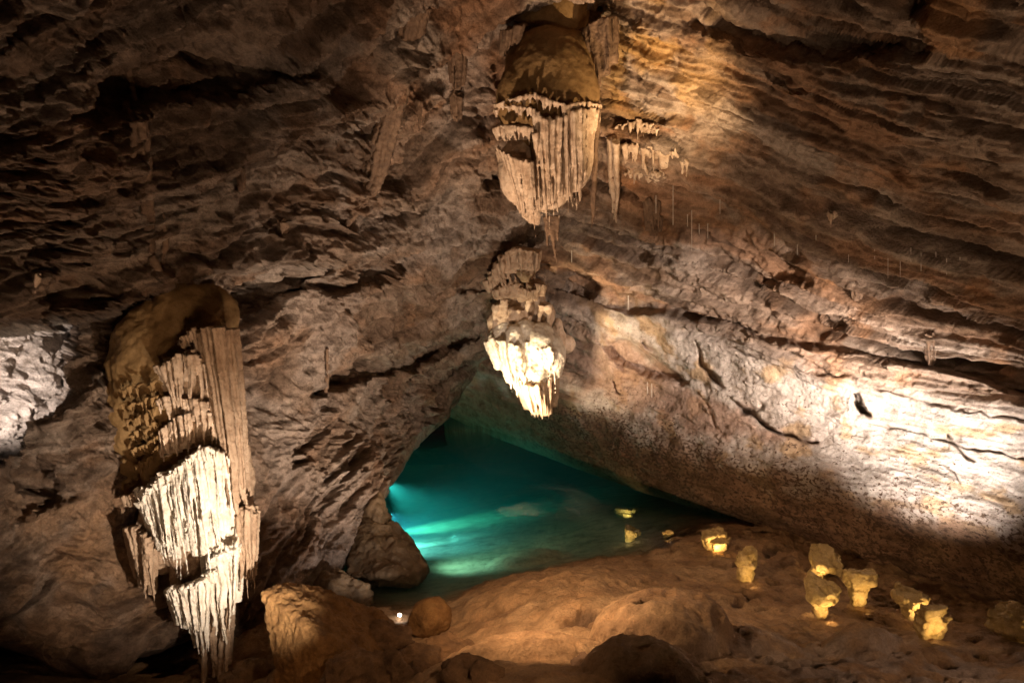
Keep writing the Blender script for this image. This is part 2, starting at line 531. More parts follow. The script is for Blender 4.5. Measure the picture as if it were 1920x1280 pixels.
def build_left():
    xs = axis_values([(-880, -60, 22), (-60, 1130, 1.95), (1130, 1380, 12)])
    ys = axis_values([(-680, -40, 22), (-40, 1300, 1.95), (1300, 1420, 20)])
    PX, PY = np.meshgrid(xs, ys)
    sd, nx, ny = sdf(PX, PY, LEFT_OUT)
    out = np.clip(-sd, 0, None)
    # beyond the outline the rock rolls away behind itself
    dirx, diry = nx - PX, ny - PY
    ln = np.hypot(dirx, diry) + 1e-6
    QX = np.where(out > 0, nx + dirx / ln * .45 * out, PX)
    QY = np.where(out > 0, ny + diry / ln * .45 * out, PY)
    Y = yl(QX, QY)
    s_led = QY - np.interp(QX, *zip(*LEDGE))
    s_led = s_led + 7 * noise3(np.stack([QX / 40, QY / 200, QX * 0], -1)) + 3 * noise3(np.stack([QX / 11, QY / 60, QX * 0 + 4], -1))
    amp = 1.3 * (1 - sstep(520, 900, QX))
    rec = amp * sstep(-2, 12, s_led) * np.exp(-np.clip(s_led, 0, None) / 330.)
    # the far lit pocket beyond the recess
    rec = rec + pit(QX, QY, [(-900, 560), (0, 600), (140, 596), (138, 640), (108, 668), (104, 715), (78, 742), (62, 760), (46, 790), (0, 868), (-300, 950), (-900, 900)], 1.1, 8)
    # second fold of the rock at the far left
    rec = rec - pit(QX, QY, [(120, 700), (170, 690), (205, 830), (215, 930), (150, 900), (90, 840), (50, 800), (75, 750)], .35, 40)
    rec = rec + pit(QX, QY, [(0, 880), (40, 840), (70, 860), (110, 905), (150, 930), (60, 965), (0, 975)], .5, 30)
    # hollows
    rec = rec + pit(QX, QY, [(160, 130), (235, 78), (400, 60), (520, 85), (590, 120), (570, 150), (480, 192), (330, 210), (130, 225)], .8, 45)
    rec = rec + pit(QX, QY, [(80, 530), (130, 505), (215, 520), (205, 570), (70, 590)], .4, 20)
    rec = rec + pit(QX, QY, [(585, 745), (640, 735), (700, 715), (770, 700), (850, 655), (905, 625), (860, 625), (790, 640), (700, 680), (630, 700)], 1.2, 16)
    rec = rec + pit(QX, QY, [(560, 540), (640, 520), (760, 470), (720, 520), (640, 550)], .7, 18)
    rec = rec + pit(QX, QY, [(862, 545), (925, 535), (920, 550), (870, 556)], .5, 8)
    rec = rec + pit(QX, QY, [(850, 690), (895, 660), (890, 690), (858, 712)], .4, 8)
    rec = rec + pit(QX, QY, [(890, 315), (950, 310), (945, 345), (910, 350)], .4, 12)
    rec = rec + pit(QX, QY, [(500, 380), (560, 380), (545, 445), (520, 440)], .25, 14)
    rec = rec + pit(QX, QY, [(443, 325), (457, 322), (457, 365), (446, 370)], .3, 6)
    rec = rec + pit(QX, QY, [(420, 505), (520, 490), (600, 500), (560, 560), (470, 600), (430, 590)], .8, 30)
    rec = rec + pit(QX, QY, [(505, 90), (590, 60), (700, 80), (700, 180), (640, 200), (560, 130)], .35, 30)
    Y = Y + rec
    ein = np.clip(sd, 0, None)
    dc, _, _ = poly_dist(QX, QY, LEFT_CURL)
    rr = np.clip(1 - np.minimum(ein, dc) / 46., 0, 1) * (dc < 60)
    Y = Y + .55 * (1 - np.sqrt(np.clip(1 - rr * rr, 0, 1))) + .035 * out
    P0 = at(QX, QY, Y)
    base = at(PX, PY, yl(PX, PY))
    nrm = normals_of(base)
    keep = out < 130
    a = (base[..., 1] * .85 + base[..., 0] * .5)
    b = bL(QX, QY)
    Pf = P0.reshape(-1, 3)
    h, bb, q = relief(Pf, a.ravel(), b.ravel(), 1.7, rough=1.35, bed=.9, an=1.3)
    damp = np.clip(sd.ravel() / 20, .35, 1)
    P = Pf + nrm.reshape(-1, 3) * (h * damp)[:, None]
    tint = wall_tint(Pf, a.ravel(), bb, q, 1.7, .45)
    x, y = QX.ravel(), QY.ravel()
    # red clay near the ceiling fold, pinkish grey lower down, pale pocket at the far left
    red = sstep(330, 60, y) * sstep(560, 760, x) * sstep(-.25, .3, fbm(Pf / 1.1 + 3, 3))
    tint = mixc(tint, (.36, .19, .10), .75 * red)
    grey = sstep(.0, .35, fbm(Pf / 1.4 + 8, 3)) * sstep(380, 560, x)
    tint = mixc(tint, (.45, .38, .33), .55 * grey)
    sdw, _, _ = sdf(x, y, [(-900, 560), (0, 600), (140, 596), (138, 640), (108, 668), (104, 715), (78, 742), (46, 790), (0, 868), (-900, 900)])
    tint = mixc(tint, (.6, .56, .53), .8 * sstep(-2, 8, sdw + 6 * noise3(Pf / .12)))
    low = sstep(820, 1000, y) * sstep(480, 330, x)
    tint = mixc(tint, (.33, .185, .09), .6 * low * sstep(-.3, .3, fbm(Pf / .7 + 2, 3)))
    WALL['left'] = (xs, ys, P[:, 1].reshape(PX.shape).copy())
    f = grid_faces(*PX.shape, keep)
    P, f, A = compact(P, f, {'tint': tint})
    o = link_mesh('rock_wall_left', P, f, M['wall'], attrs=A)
    tag(o, 'rough grey brown overhanging rock wall left of the lake, with dark hollows', 'rock wall', kind='structure')
    return o


RIGHT_OUT = [(700, -700), (2700, -700), (2700, 1440), (2500, 1370), (1920, 1148), (1760, 1108), (1620, 1062), (1500, 1012), (1330, 962), (1210, 925), (1085, 880), (950, 828), (845, 783), (700, 720)]
RIGHT_CURL = RIGHT_OUT[3:]


def build_right():
    xs = axis_values([(720, 840, 12), (840, 1960, 2.1), (1960, 2660, 20)])
    ys = axis_values([(-680, -40, 22), (-40, 1190, 2.1), (1190, 1560, 14)])
    PX, PY = np.meshgrid(xs, ys)
    sd, nx, ny = sdf(PX, PY, RIGHT_OUT)
    out = np.clip(-sd, 0, None)
    dirx, diry = nx - PX, ny - PY
    ln = np.hypot(dirx, diry) + 1e-6
    QX = np.where(out > 0, nx + dirx / ln * .45 * out, PX)
    QY = np.where(out > 0, ny + diry / ln * .45 * out, PY)
    Y = yr(QX, QY)
    b = bR(QX, QY)
    n_l = lambda sx, sy, k: noise3(np.stack([QX / sx, QY / sy, QX * 0 + k], -1))
    wv = .10 * n_l(90, 60, 1) + .05 * n_l(28, 24, 2)
    # bed above the lit band set back behind the lip of the bed below
    L2 = np.interp(QX, [700, 1000, 1100, 1250, 1400, 1560, 1700, 1800, 1920, 2700], [520, 548, 580, 592, 618, 655, 690, 712, 750, 900])
    sl = L2 - QY + 5 * n_l(60, 60, 3) + 2.5 * n_l(14, 20, 4)
    back = .55 * sstep(-3, 14, sl) * np.exp(-np.clip(sl, 0, None) / 220.) * sstep(980, 1120, QX)
    # gentle lip of the lower slab and its rounded belly
    v = b
    belly = -.35 * np.exp(-((v - 1.35) / .6) ** 2) * sstep(900, 1100, QX)
    rec = back + belly
    rec = rec + pit(QX, QY, [(1125, 640), (1185, 628), (1215, 650), (1245, 680), (1290, 718), (1230, 712), (1165, 690)], .5, 14)
    crack = 0 * QX
    crack = crack + groove(QX, QY, [(1212, 640), (1240, 670), (1262, 700), (1292, 722)], 8, .25)
    crack = crack + groove(QX, QY, [(1305, 640), (1318, 690), (1350, 715), (1372, 745), (1425, 785), (1440, 800), (1500, 826), (1530, 830)], 9, .35)
    crack = crack + groove(QX, QY, [(1292, 722), (1330, 765), (1342, 800)], 6, .2)
    crack = crack + groove(QX, QY, [(1395, 770), (1430, 765), (1428, 755)], 9, .2)
    crack = crack + groove(QX, QY, [(1330, 635), (1420, 665), (1520, 695), (1600, 700), (1660, 730), (1760, 760), (1920, 790)], 5, .14)
    crack = crack + groove(QX, QY, [(1630, 790), (1740, 815), (1800, 835), (1920, 860)], 5, .16)
    crack = crack + groove(QX, QY, [(1778, 815), (1800, 840), (1830, 865)], 6, .2)
    crack = crack + groove(QX, QY, [(1780, 870), (1800, 890), (1806, 905)], 6, .15)
    crack = crack + pit(QX, QY, [(1603, 735), (1617, 733), (1622, 758), (1630, 775), (1614, 778), (1606, 765)], .5, 6)
    crack = crack + groove(QX, QY, [(1150, 715), (1158, 735), (1166, 738)], 5, .15)
    rec = rec + crack
    # hollows of the dark beds above
    rec = rec + pit(QX, QY, [(1020, 520), (1090, 500), (1130, 540), (1100, 565), (1040, 555)], .6, 14)
    rec = rec + pit(QX, QY, [(1290, 430), (1420, 440), (1500, 470), (1515, 530), (1440, 540), (1330, 520), (1290, 500)], .5, 30)
    rec = rec + pit(QX, QY, [(1270, 40), (1370, 0), (1500, 10), (1700, 60), (1720, 95), (1500, 90), (1380, 70)], .6, 40)
    rec = rec - pit(QX, QY, [(1730, -100), (1730, 60), (1745, 105), (1850, 105), (1900, 80), (2000, 60), (2000, -100)], .7, 30)
    rec = rec + pit(QX, QY, [(1420, 110), (1500, 115), (1545, 160), (1490, 165)], .3, 16)
    rec = rec + pit(QX, QY, [(1140, 205), (1210, 200), (1270, 215), (1260, 232), (1150, 236)], .4, 12)
    rec = rec + pit(QX, QY, [(1500, 600), (1560, 585), (1600, 625), (1540, 640)], .3, 20)
    Y = Y + rec
    dc, _, _ = poly_dist(QX, QY, RIGHT_CURL)
    ein = np.clip(sd, 0, None)
    rr = np.clip(1 - np.minimum(ein, dc) / 60., 0, 1) * (dc < 80)
    Y = Y + .9 * (1 - np.sqrt(np.clip(1 - rr * rr, 0, 1))) + .035 * out
    P0 = at(QX, QY, Y)
    base = at(PX, PY, yr(PX, PY))
    nrm = normals_of(base)
    keep = out < 130
    a = (base[..., 1] - base[..., 0]) * .72
    Pf = P0.reshape(-1, 3)
    af, bf = a.ravel(), b.ravel()
    x, y = QX.ravel(), QY.ravel()
    slab = sstep(3.75, 3.1, bf + wv.ravel()) * sstep(1000, 1200, x + .3 * (y - 600))   # smooth lower slab
    slab = np.maximum(slab, sstep(1.7, 1.2, bf))
    h, bb, q = relief(Pf, af, bf, 6.2, rough=1.0, bed=.95, an=2.4, warp=.2)
    h2 = .10 * fbm(Pf / 1.6, 3) + .035 * fbm(Pf / .4, 4) + .012 * ridged(Pf / .12, 2) + .02 * ridged(np.c_[af / .9, bf / .2, bf * 0], 2)
    h2 = h2 + .03 * (sstep(0, .1, fbm(np.c_[af / 2.2, bf / .35, bf * 0 + 4], 4)) - .5) + .03 * (sstep(0, .08, fbm(np.c_[af / .9, bf / .16, bf * 0 + 14], 4) - .2))
    h = h * (1 - slab) + h2 * slab
    damp = np.clip(sd.ravel() / 20, .35, 1)
    P = Pf + nrm.reshape(-1, 3) * (h * damp)[:, None]
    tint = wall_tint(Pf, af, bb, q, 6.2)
    # warm ochre face right of the hanging formation
    och = sstep(1130, 1180, x) * sstep(1420, 1230, x) * sstep(250, 170, y) * sstep(-.35, .2, fbm(Pf / .9 + 5, 3))
    tint = mixc(tint, (.52, .33, .13), .8 * och)
    rust = sstep(1730, 1750, x) * sstep(1880, 1840, x) * sstep(110, 90, y)
    tint = mixc(tint, (.46, .24, .10), .6 * rust)
    # pale calcite slab, brown below and red wedge towards the fold with shade painted in
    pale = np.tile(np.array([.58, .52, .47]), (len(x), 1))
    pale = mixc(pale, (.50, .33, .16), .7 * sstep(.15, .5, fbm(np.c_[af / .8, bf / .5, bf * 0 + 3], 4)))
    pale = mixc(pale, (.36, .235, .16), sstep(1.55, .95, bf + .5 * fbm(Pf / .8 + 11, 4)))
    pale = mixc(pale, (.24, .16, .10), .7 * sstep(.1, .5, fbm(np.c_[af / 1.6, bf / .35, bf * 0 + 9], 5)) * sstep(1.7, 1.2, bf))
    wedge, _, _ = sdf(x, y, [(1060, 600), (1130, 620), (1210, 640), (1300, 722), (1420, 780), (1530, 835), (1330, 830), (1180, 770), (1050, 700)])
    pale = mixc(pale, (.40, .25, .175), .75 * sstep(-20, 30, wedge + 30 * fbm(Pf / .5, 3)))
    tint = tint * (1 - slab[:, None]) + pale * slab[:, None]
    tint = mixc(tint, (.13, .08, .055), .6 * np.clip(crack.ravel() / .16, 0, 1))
    # speckles gather into a crust lower on the slab
    sp = slab * (.325 + .07 * sstep(2.6, 1.6, bf) + .09 * sstep(1.8, 1.2, bf) - .03 * sstep(.95, .4, bf) + .07 * fbm(Pf / 1.0 + 4, 4)) * sstep(950, 1120, x + .5 * (y - 650))
    WALL['right'] = (xs, ys, P[:, 1].reshape(PX.shape).copy())
    f = grid_faces(*PX.shape, keep)
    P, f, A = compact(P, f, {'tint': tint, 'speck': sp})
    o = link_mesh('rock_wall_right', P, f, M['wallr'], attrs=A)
    tag(o, 'bedded rock wall with a long pale speckled slab right of the lake', 'rock wall', kind='structure')
    return o


build_left()
build_right()

# ------------------------------------------------------------------ floor and lake
FLOOR_PTS = [(960, 1280, 1.9), (520, 1280, .5), (400, 1285, .08), (230, 1285, .05), (740, 1280, 1.0), (100, 1280, .15), (1400, 1280, 1.7), (1900, 1280, 1.5), (2400, 1280, 1.3), (-400, 1280, .1),
             (1900, 1215, .95), (1600, 1205, .85), (1420, 1150, .55), (1500, 1075, .25), (1700, 1125, .35), (1350, 1005, .12), (1260, 1010, -.05), (1190, 1030, -.3),
             (1150, 960, -1.0), (1000, 950, -2.2), (850, 900, -3.6), (780, 950, -3.6), (880, 1045, -1.1), (1000, 1030, -.9), (1120, 1045, -.3),
             (1060, 1075, .95), (960, 1105, .75), (890, 1165, .45), (1160, 1085, .8), (1300, 1110, .6), (1000, 1160, 1.0),
             (750, 1115, -.55), (680, 1115, -.4), (820, 1085, -.8), (860, 1105, -.45), (780, 1140, -.1), (600, 1160, .3), (700, 1150, .0), (840, 830, -4), (600, 800, -3.5), (1200, 900, -2), (1500, 950, -.6), (1800, 1050, .2), (2300, 1150, .3)]
_f = np.array(FLOOR_PTS)
_fw = atz(_f[:, 0], _f[:, 1], _f[:, 2])
FZ = TPS(_fw[:, :2], _f[:, 2], 10, 2e-3)


def floor_base(x, y):
    z = FZ(x, y)
    z = np.clip(z, -4.2, 2.6)
    for (px, py, zz, rx, ry, hh, pw) in BUMPS:
        c = atz(px, py, zz)
        d = ((x - c[0]) / rx) ** 2 + ((y - c[1]) / ry) ** 2
        z = z + hh * np.sqrt(np.clip(1 - d, 0, 1)) ** pw
    return z


# rounded swellings of the flowstone (px, py, level, radii, height, profile)
BUMPS = [(1235, 1235, 1.15, .80, .75, .55, 1.0), (1200, 1290, 1.6, .6, .5, .25, 1.2), (1110, 1180, 1.0, .7, .35, .2, 1.3), (1000, 1230, 1.4, .9, .4, .22, 1.3),
         (1390, 1240, 1.1, .9, .4, .18, 1.4), (1610, 1255, 1.0, .45, .3, .28, 1.1), (940, 1120, .7, .6, .5, .18, 1.3), (985, 1048, -.7, .8, .7, .2, 1.5)]


FLOOR = {}


def fz(x, y):
    """height of the finished floor"""
    i = int(np.clip(np.searchsorted(FLOOR['x'], x), 0, len(FLOOR['x']) - 1))
    j = int(np.clip(np.searchsorted(FLOOR['y'], y), 0, len(FLOOR['y']) - 1))
    return float(FLOOR['z'][j, i])


def on_floor(px, py):
    """where the sight line through (px, py) meets the floor"""
    for Y in np.arange(4., 26., .03):
        p = at(px, py, Y)
        if p[2] <= fz(p[0], p[1]):
            return p
    return p


def above(x, y, h):
    return np.array([x, y, fz(x, y) + h])


def build_floor():
    xs = axis_values([(-14, -5, .25), (-5, 7.5, .032), (7.5, 16, .2)])
    ys = axis_values([(1.5, 5, .12), (5, 9.5, .024), (9.5, 13.5, .04), (13.5, 28, .09)])
    X, Y = np.meshgrid(xs, ys)
    z = floor_base(X, Y)
    P = np.stack([X, Y, z], -1).reshape(-1, 3)
    x, y, zz = P.T
    fl = .10 * fbm(P / 1.1 + 2, 4) + .02 * ridged(P / .3, 3)
    # rimmed flow steps running down the slope
    t = zz * 3.2 + .8 * fbm(P / .9 + 7, 3)
    fr = t - np.floor(t)
    fl = fl + .06 * (fr - sstep(.75, 1, fr)) * sstep(-.1, .3, noise3(P / 1.3))
    # hollows and pebbly patches
    pq = fbm(np.c_[x / .55, y / .4, zz * 0], 3)
    pits = sstep(.38, .5, pq) * sstep(.2, 1.0, x)
    fl = fl - .13 * pits
    near = sstep(8.2, 7.0, y) * sstep(1.0, 3.5, x)
    fl = fl + near * (.04 * ridged(np.c_[x / .5, y / .3, zz * 0 + 3], 3))
    fl = fl + .035 * fbm(np.c_[x / .35, y / .22, zz + 5], 4, .6) + .014 * ridged(P / .11, 2)
    fl = fl * (1 - .85 * sstep(.1, -.5, zz))
    P[:, 2] = zz + fl
    FLOOR['x'], FLOOR['y'], FLOOR['z'] = xs, ys, P[:, 2].reshape(X.shape).copy()
    tint = np.tile(np.array([.42, .265, .14]), (len(x), 1))
    tint = mixc(tint, (.52, .35, .20), sstep(-.1, .5, fbm(P / 1.2 + 4, 4)))
    tint = mixc(tint, (.27, .155, .08), .55 * sstep(.1, .5, fbm(np.c_[x / .9, y / .5, zz + 2], 5)))
    tint = mixc(tint, (.42, .35, .30), .75 * near * sstep(-.3, .3, fbm(P / .5, 4)))
    tint = mixc(tint, (.13, .08, .05), .8 * pits)
    uw = sstep(.05, -.5, P[:, 2])
    tint = mixc(tint, (.52, .47, .36), .75 * uw)
    tint = mixc(tint, (.20, .17, .12), .35 * uw * sstep(.1, .45, fbm(np.c_[x / 1.2, y / .5, zz], 4)))
    o = link_mesh('cave_floor', P, grid_faces(*X.shape), M['floor'], attrs={'tint': tint})
    tag(o, kind='structure')
    return o


build_floor()

m, nt, b = new_mat('lake_water')
N, L = nt.nodes, nt.links
N.remove(b)
tr = N.new('ShaderNodeBsdfTransparent')
gl = N.new('ShaderNodeBsdfGlossy')
gl.inputs['Roughness'].default_value = .0
fr = N.new('ShaderNodeFresnel')
fr.inputs['IOR'].default_value = 1.33
nz = N.new('ShaderNodeTexNoise')
nz.inputs['Scale'].default_value = 1.2
bp = N.new('ShaderNodeBump')
bp.inputs['Strength'].default_value = .004
L.new(nz.outputs['Fac'], bp.inputs['Height'])
L.new(bp.outputs['Normal'], gl.inputs['Normal'])
ms = N.new('ShaderNodeMixShader')
L.new(fr.outputs[0], ms.inputs[0])
L.new(tr.outputs[0], ms.inputs[1])
L.new(gl.outputs[0], ms.inputs[2])
L.new(ms.outputs[0], N['Material Output'].inputs['Surface'])
va = N.new('ShaderNodeVolumeAbsorption')
va.inputs['Color'].default_value = (.04, .77, .71, 1)
va.inputs['Density'].default_value = .29
vs = N.new('ShaderNodeVolumeScatter')
vs.inputs['Color'].default_value = (.25, .9, 1., 1)
vs.inputs['Density'].default_value = .06
vs.inputs['Anisotropy'].default_value = .3
ad = N.new('ShaderNodeAddShader')
L.new(va.outputs[0], ad.inputs[0])
L.new(vs.outputs[0], ad.inputs[1])
L.new(ad.outputs[0], N['Material Output'].inputs['Volume'])
M['water'] = m
x0, x1, y0, y1, zb = -9, 9, 8.5, 27, -5.2
vv = [(x0, y0, zb), (x1, y0, zb), (x1, y1, zb), (x0, y1, zb), (x0, y0, 0), (x1, y0, 0), (x1, y1, 0), (x0, y1, 0)]
ff = [(0, 3, 2, 1), (4, 5, 6, 7), (0, 1, 5, 4), (1, 2, 6, 5), (2, 3, 7, 6), (3, 0, 4, 7)]
tag(link_mesh('lake_water', vv, ff, m, smooth=False), kind='structure')


# ------------------------------------------------------------------ dripstone
SH = 0.   # how far a formation is set towards the viewer from its drawn depth


class Bag:
    """collects tubes and ellipsoids that are fused into one skin afterwards"""
    def __init__(self):
        self.v, self.f, self.n = [], [], 0

    def add(self, v, f):
        self.v.append(np.asarray(v, float))
        self.f += [tuple(int(i) + self.n for i in q) for q in f]
        self.n += len(v)

    def tube(self, pts, rad, k=7, flat=1.0):
        pts = np.asarray(pts, float)
        n = len(pts)
        tan = np.gradient(pts, axis=0)
        tan /= np.linalg.norm(tan, axis=1)[:, None] + 1e-9
        ref = np.array([0, 1., 0])
        u = np.cross(tan, ref)
        u /= np.linalg.norm(u, axis=1)[:, None] + 1e-9
        w = np.cross(tan, u)
        an = np.linspace(0, 2 * math.pi, k, endpoint=False)
        V_ = pts[:, None, :] + np.asarray(rad)[:, None, None] * (np.cos(an)[None, :, None] * u[:, None, :] + flat * np.sin(an)[None, :, None] * w[:, None, :])
        V_ = V_.reshape(-1, 3)
        fs = []
        for i in range(n - 1):
            for j in range(k):
                j2 = (j + 1) % k
                fs.append((i * k + j, i * k + j2, (i + 1) * k + j2, (i + 1) * k + j))
        V_ = np.r_[V_, pts[:1], pts[-1:]]
        a, bb = n * k, n * k + 1
        for j in range(k):
            j2 = (j + 1) % k
            fs.append((a, j2, j))
            fs.append((bb, (n - 1) * k + j, (n - 1) * k + j2))
        self.add(V_, fs)

    def ball(self, c, r, rot=None, lv=3):
        bm = bmesh.new()
        bmesh.ops.create_icosphere(bm, subdivisions=lv, radius=1)
        v = np.array([q.co[:] for q in bm.verts])
        f = [tuple(q.index for q in fc.verts) for fc in bm.faces]
        bm.free()
        v = v * np.asarray(r)
        if rot is not None:
            v = v @ np.array(Matrix.Rotation(rot, 3, 'Y')).T
        self.add(v + np.asarray(c), f)

    def bake(self, name, mat, parent=None, voxel=.02, smooth=2, bumps=(.012, .1), fine=(.004, .03)):
        v, nr, f = remeshed(np.concatenate(self.v), self.f, voxel, smooth)
        h = bumps[0] * fbm(v / bumps[1], 3) + fine[0] * noise3(v / fine[1])
        v = v + nr * h[:, None]
        return link_mesh(name, v, f, mat, parent)


def pline(pts, t):
    pts = np.asarray(pts, float)
    d = np.r_[0, np.cumsum(np.hypot(*np.diff(pts[:, :2], axis=0).T))]
    d /= d[-1]
    return np.stack([np.interp(t, d, pts[:, i]) for i in range(pts.shape[1])], -1)


def curtain(bag, top, bot, n, rpx, yoff=0., jit=.12, bulge=.0, lip=1.2, tip=.25, back=True, depth=.12, rs=None, wav=1.0, fin=1.7, stj=4.):
    """a fringe of fused dripstone fins between two (px, py, Y) polylines"""
    rs = rs or random
    ph, ph2 = rs.uniform(0, 50), rs.uniform(0, 50)
    n = int(n * 1.25)
    wid = sum(math.hypot(b_[0] - a_[0], b_[1] - a_[1]) for a_, b_ in zip(top[:-1], top[1:]))
    rp = min(rpx, .62 * wid / n) if n > 3 else rpx
    for i in range(n):
        t = (i + .5 + rs.uniform(-.35, .35)) / n
        a, c = pline(top, t), pline(bot, t)
        clump = abs(math.sin(ph + t * n * .40 + 1.3 * math.sin(t * 9 + ph2)))
        ext = 1 + rs.uniform(-jit * 1.3, jit * .6) - jit * 1.4 * (1 - clump)
        m_ = 13
        L_ = math.hypot(*(c - a)[:2])
        st = rs.uniform(-stj, stj) / max(L_, 16)
        s = np.linspace(0, 1, m_)
        q = a[None] + (c - a)[None] * (st + s * ext)[:, None]
        q[:, 0] += wav * (min(8, L_ * .06) * noise3(np.c_[0 * s + t * 4 + ph, s * L_ / 70, 0 * s + ph2]) * s + rs.uniform(-.3, .3) * rp)
        k = (q[:, 2] + SH) / FPX
        dp = (rs.uniform(-1.6, 1.6) - 2.4 * clump + 1.2 * noise3(np.c_[s * L_ / 40, 0 * s + t * 7 + ph, 0 * s])) * rp * k
        p = at(q[:, 0], q[:, 1], q[:, 2] - bulge * np.sin(math.pi * t) + dp + yoff + SH)
        r = rp * k * rs.uniform(.65, 1.2) * (lip * (1 - s) ** 3 * .3 + (1 - (1 - tip) * s ** 1.8))
        r = r * (1 + .22 * noise3(np.c_[s * L_ / 9, 0 * s + i * 3.7, 0 * s + ph]) + .16 * noise3(np.c_[s * L_ / 26, 0 * s + i * 1.3, 0 * s + ph2]))
        bag.tube(p, r, 8, flat=fin)
    if back:   # the sheet behind the fins
        nb = max(3, n // 3)
        for i in range(nb):
            t = (i + .5) / nb
            a, c = pline(top, t), pline(bot, t)
            s = np.linspace(0, .8, 6)
            q = a[None] + (c - a)[None] * s[:, None]
            p = at(q[:, 0], q[:, 1], q[:, 2] - bulge * math.sin(math.pi * t) + depth + yoff + SH + .06)
            wpx = .85 * wid / nb + rp * .4
            bag.tube(p, wpx * (q[:, 2] + SH) / FPX * (1 - .45 * s ** 2), 8, flat=.6)


def C(px, py, Y):
    return at(px, py, np.asarray(Y) + SH)


def R(px, Y):
    return px * Y / FPX


# ---- the great hanging formation below the ceiling
YU, SH = 11.3, -1.4
u = empty('hanging_formation', C(1030, 70, 13.2))
tag(u, 'large fluted hanging dripstone formation under the ceiling, tan dome over long pointed draperies', 'stalactite')
bg = Bag()
bg.ball(C(1028, 188, 13.2), (R(93, YU), R(85, YU), R(124, YU)))
bg.ball(C(1030, 95, 13.3), (R(66, YU), R(66, YU), R(40, YU)))
bg.ball(C(966, 190, 13.0), (R(34, YU), R(45, YU), R(66, YU)))
bg.ball(C(1088, 185, 13.05), (R(34, YU), R(45, YU), R(70, YU)))
bg.ball(C(1034, 20, 13.7), (R(74, YU), R(60, YU), R(80, YU)))
bg.ball(C(1075, 120, 13.35), (R(42, YU), R(45, YU), R(60, YU)))
bg.ball(C(990, 120, 13.35), (R(42, YU), R(45, YU), R(56, YU)))
bg.bake('dome', M['ochre'], u, voxel=.025, smooth=8, bumps=(.03, .5), fine=(.008, .07))
bg = Bag()
rs = random.Random(3)
curtain(bg, [(930, 206, 12.85), (960, 196, 12.5), (998, 202, 12.35)], [(932, 224, 12.9), (965, 222, 12.55), (998, 221, 12.4)], 13, 5, rs=rs, jit=.5, depth=.2, stj=1.5)
curtain(bg, [(928, 238, 12.85), (960, 234, 12.5), (1000, 238, 12.35)], [(936, 268, 12.9), (960, 272, 12.55), (998, 266, 12.4)], 13, 5, rs=rs, jit=.4, depth=.2, stj=1.5)
curtain(bg, [(1000, 250, 12.3), (1008, 250, 12.3)], [(1001, 285, 12.4), (1008, 290, 12.4)], 3, 4, rs=rs)
curtain(bg, [(930, 196, 12.75), (965, 182, 12.42), (1000, 176, 12.3), (1030, 186, 12.27), (1062, 196, 12.28), (1095, 190, 12.45), (1124, 196, 12.8)], [(931, 212, 12.8), (965, 204, 12.45), (1000, 206, 12.32), (1030, 226, 12.3), (1062, 226, 12.3), (1095, 214, 12.5), (1122, 216, 12.85)], 34, 4, rs=rs, jit=.5, depth=.2, lip=1.6, yoff=.10, stj=1.5)
bg.bake('upper_fringe', M['calcite'], u, voxel=.018, smooth=1)
bg = Bag()
curtain(bg, [(932, 280, 12.9), (945, 284, 12.6), (968, 296, 12.4), (1002, 304, 12.3)], [(978, 405, 13.0), (986, 425, 12.85), (998, 448, 12.7), (1013, 452, 12.6)], 17, 5, rs=rs, jit=.1, bulge=.06, depth=.2)
bg.ball(C(972, 320, 13.0), (R(38, YU), R(40, YU), R(62, YU)))
bg.bake('drapery', M['calcite'], u, voxel=.018, smooth=1)
bg = Bag()
curtain(bg, [(1000, 206, 12.42), (1025, 222, 12.42), (1056, 216, 12.4)], [(1014, 446, 12.65), (1032, 425, 12.6), (1050, 402, 12.6)], 11, 6, rs=rs, jit=.08, bulge=.05, depth=.22)
bg.ball(C(1030, 300, 13.1), (R(52, YU), R(50, YU), R(100, YU)))
bg.bake('drapery', M['calcite'], u, voxel=.018, smooth=1)
bg = Bag()
curtain(bg, [(1056, 216, 12.4), (1085, 204, 12.5), (1122, 204, 12.9)], [(1056, 405, 12.6), (1078, 408, 12.7), (1104, 325, 12.95)], 13, 6, rs=rs, jit=.07, bulge=.06, depth=.2)
bg.ball(C(1078, 285, 13.1), (R(36, YU), R(40, YU), R(75, YU)))
bg.bake('drapery', M['calcite'], u, voxel=.018, smooth=1)
bg = Bag()
for (xa, xb, yb) in ((1030, 1047, 512), (1037, 1040, 486), (1024, 1027, 470), (1044, 1046, 455)):
    s = np.linspace(0, 1, 8)
    bg.tube(C(xa + (xb - xa) * s, 405 + (yb - 405) * s, 12.9 + 0 * s), R(6.5, YU) * (1 - .85 * s), 7)
bg.bake('tip', M['brown'], u, voxel=.016, smooth=1)
# dark ribs beside the dome
bg = Bag()
curtain(bg, [(1092, 60, 13.2), (1120, 40, 13.0), (1150, 30, 12.9)], [(1106, 200, 13.3), (1128, 180, 13.1), (1152, 130, 12.9)], 8, 7, rs=rs, jit=.2, depth=.2)
curtain(bg, [(1112, 190, 13.2), (1124, 190, 13.2)], [(1108, 440, 13.4), (1116, 425, 13.4)], 2, 6, rs=rs, jit=.05, back=False)
bg.bake('side_rib', M['brown'], u, voxel=.02, smooth=1)
bg = Bag()
curtain(bg, [(944, 60, 13.1), (985, 40, 13.0)], [(940, 125, 13.2), (975, 85, 13.1)], 6, 7, rs=rs, jit=.2, depth=.2)
bg.bake('side_rib', M['brown'], u, voxel=.02, smooth=1)

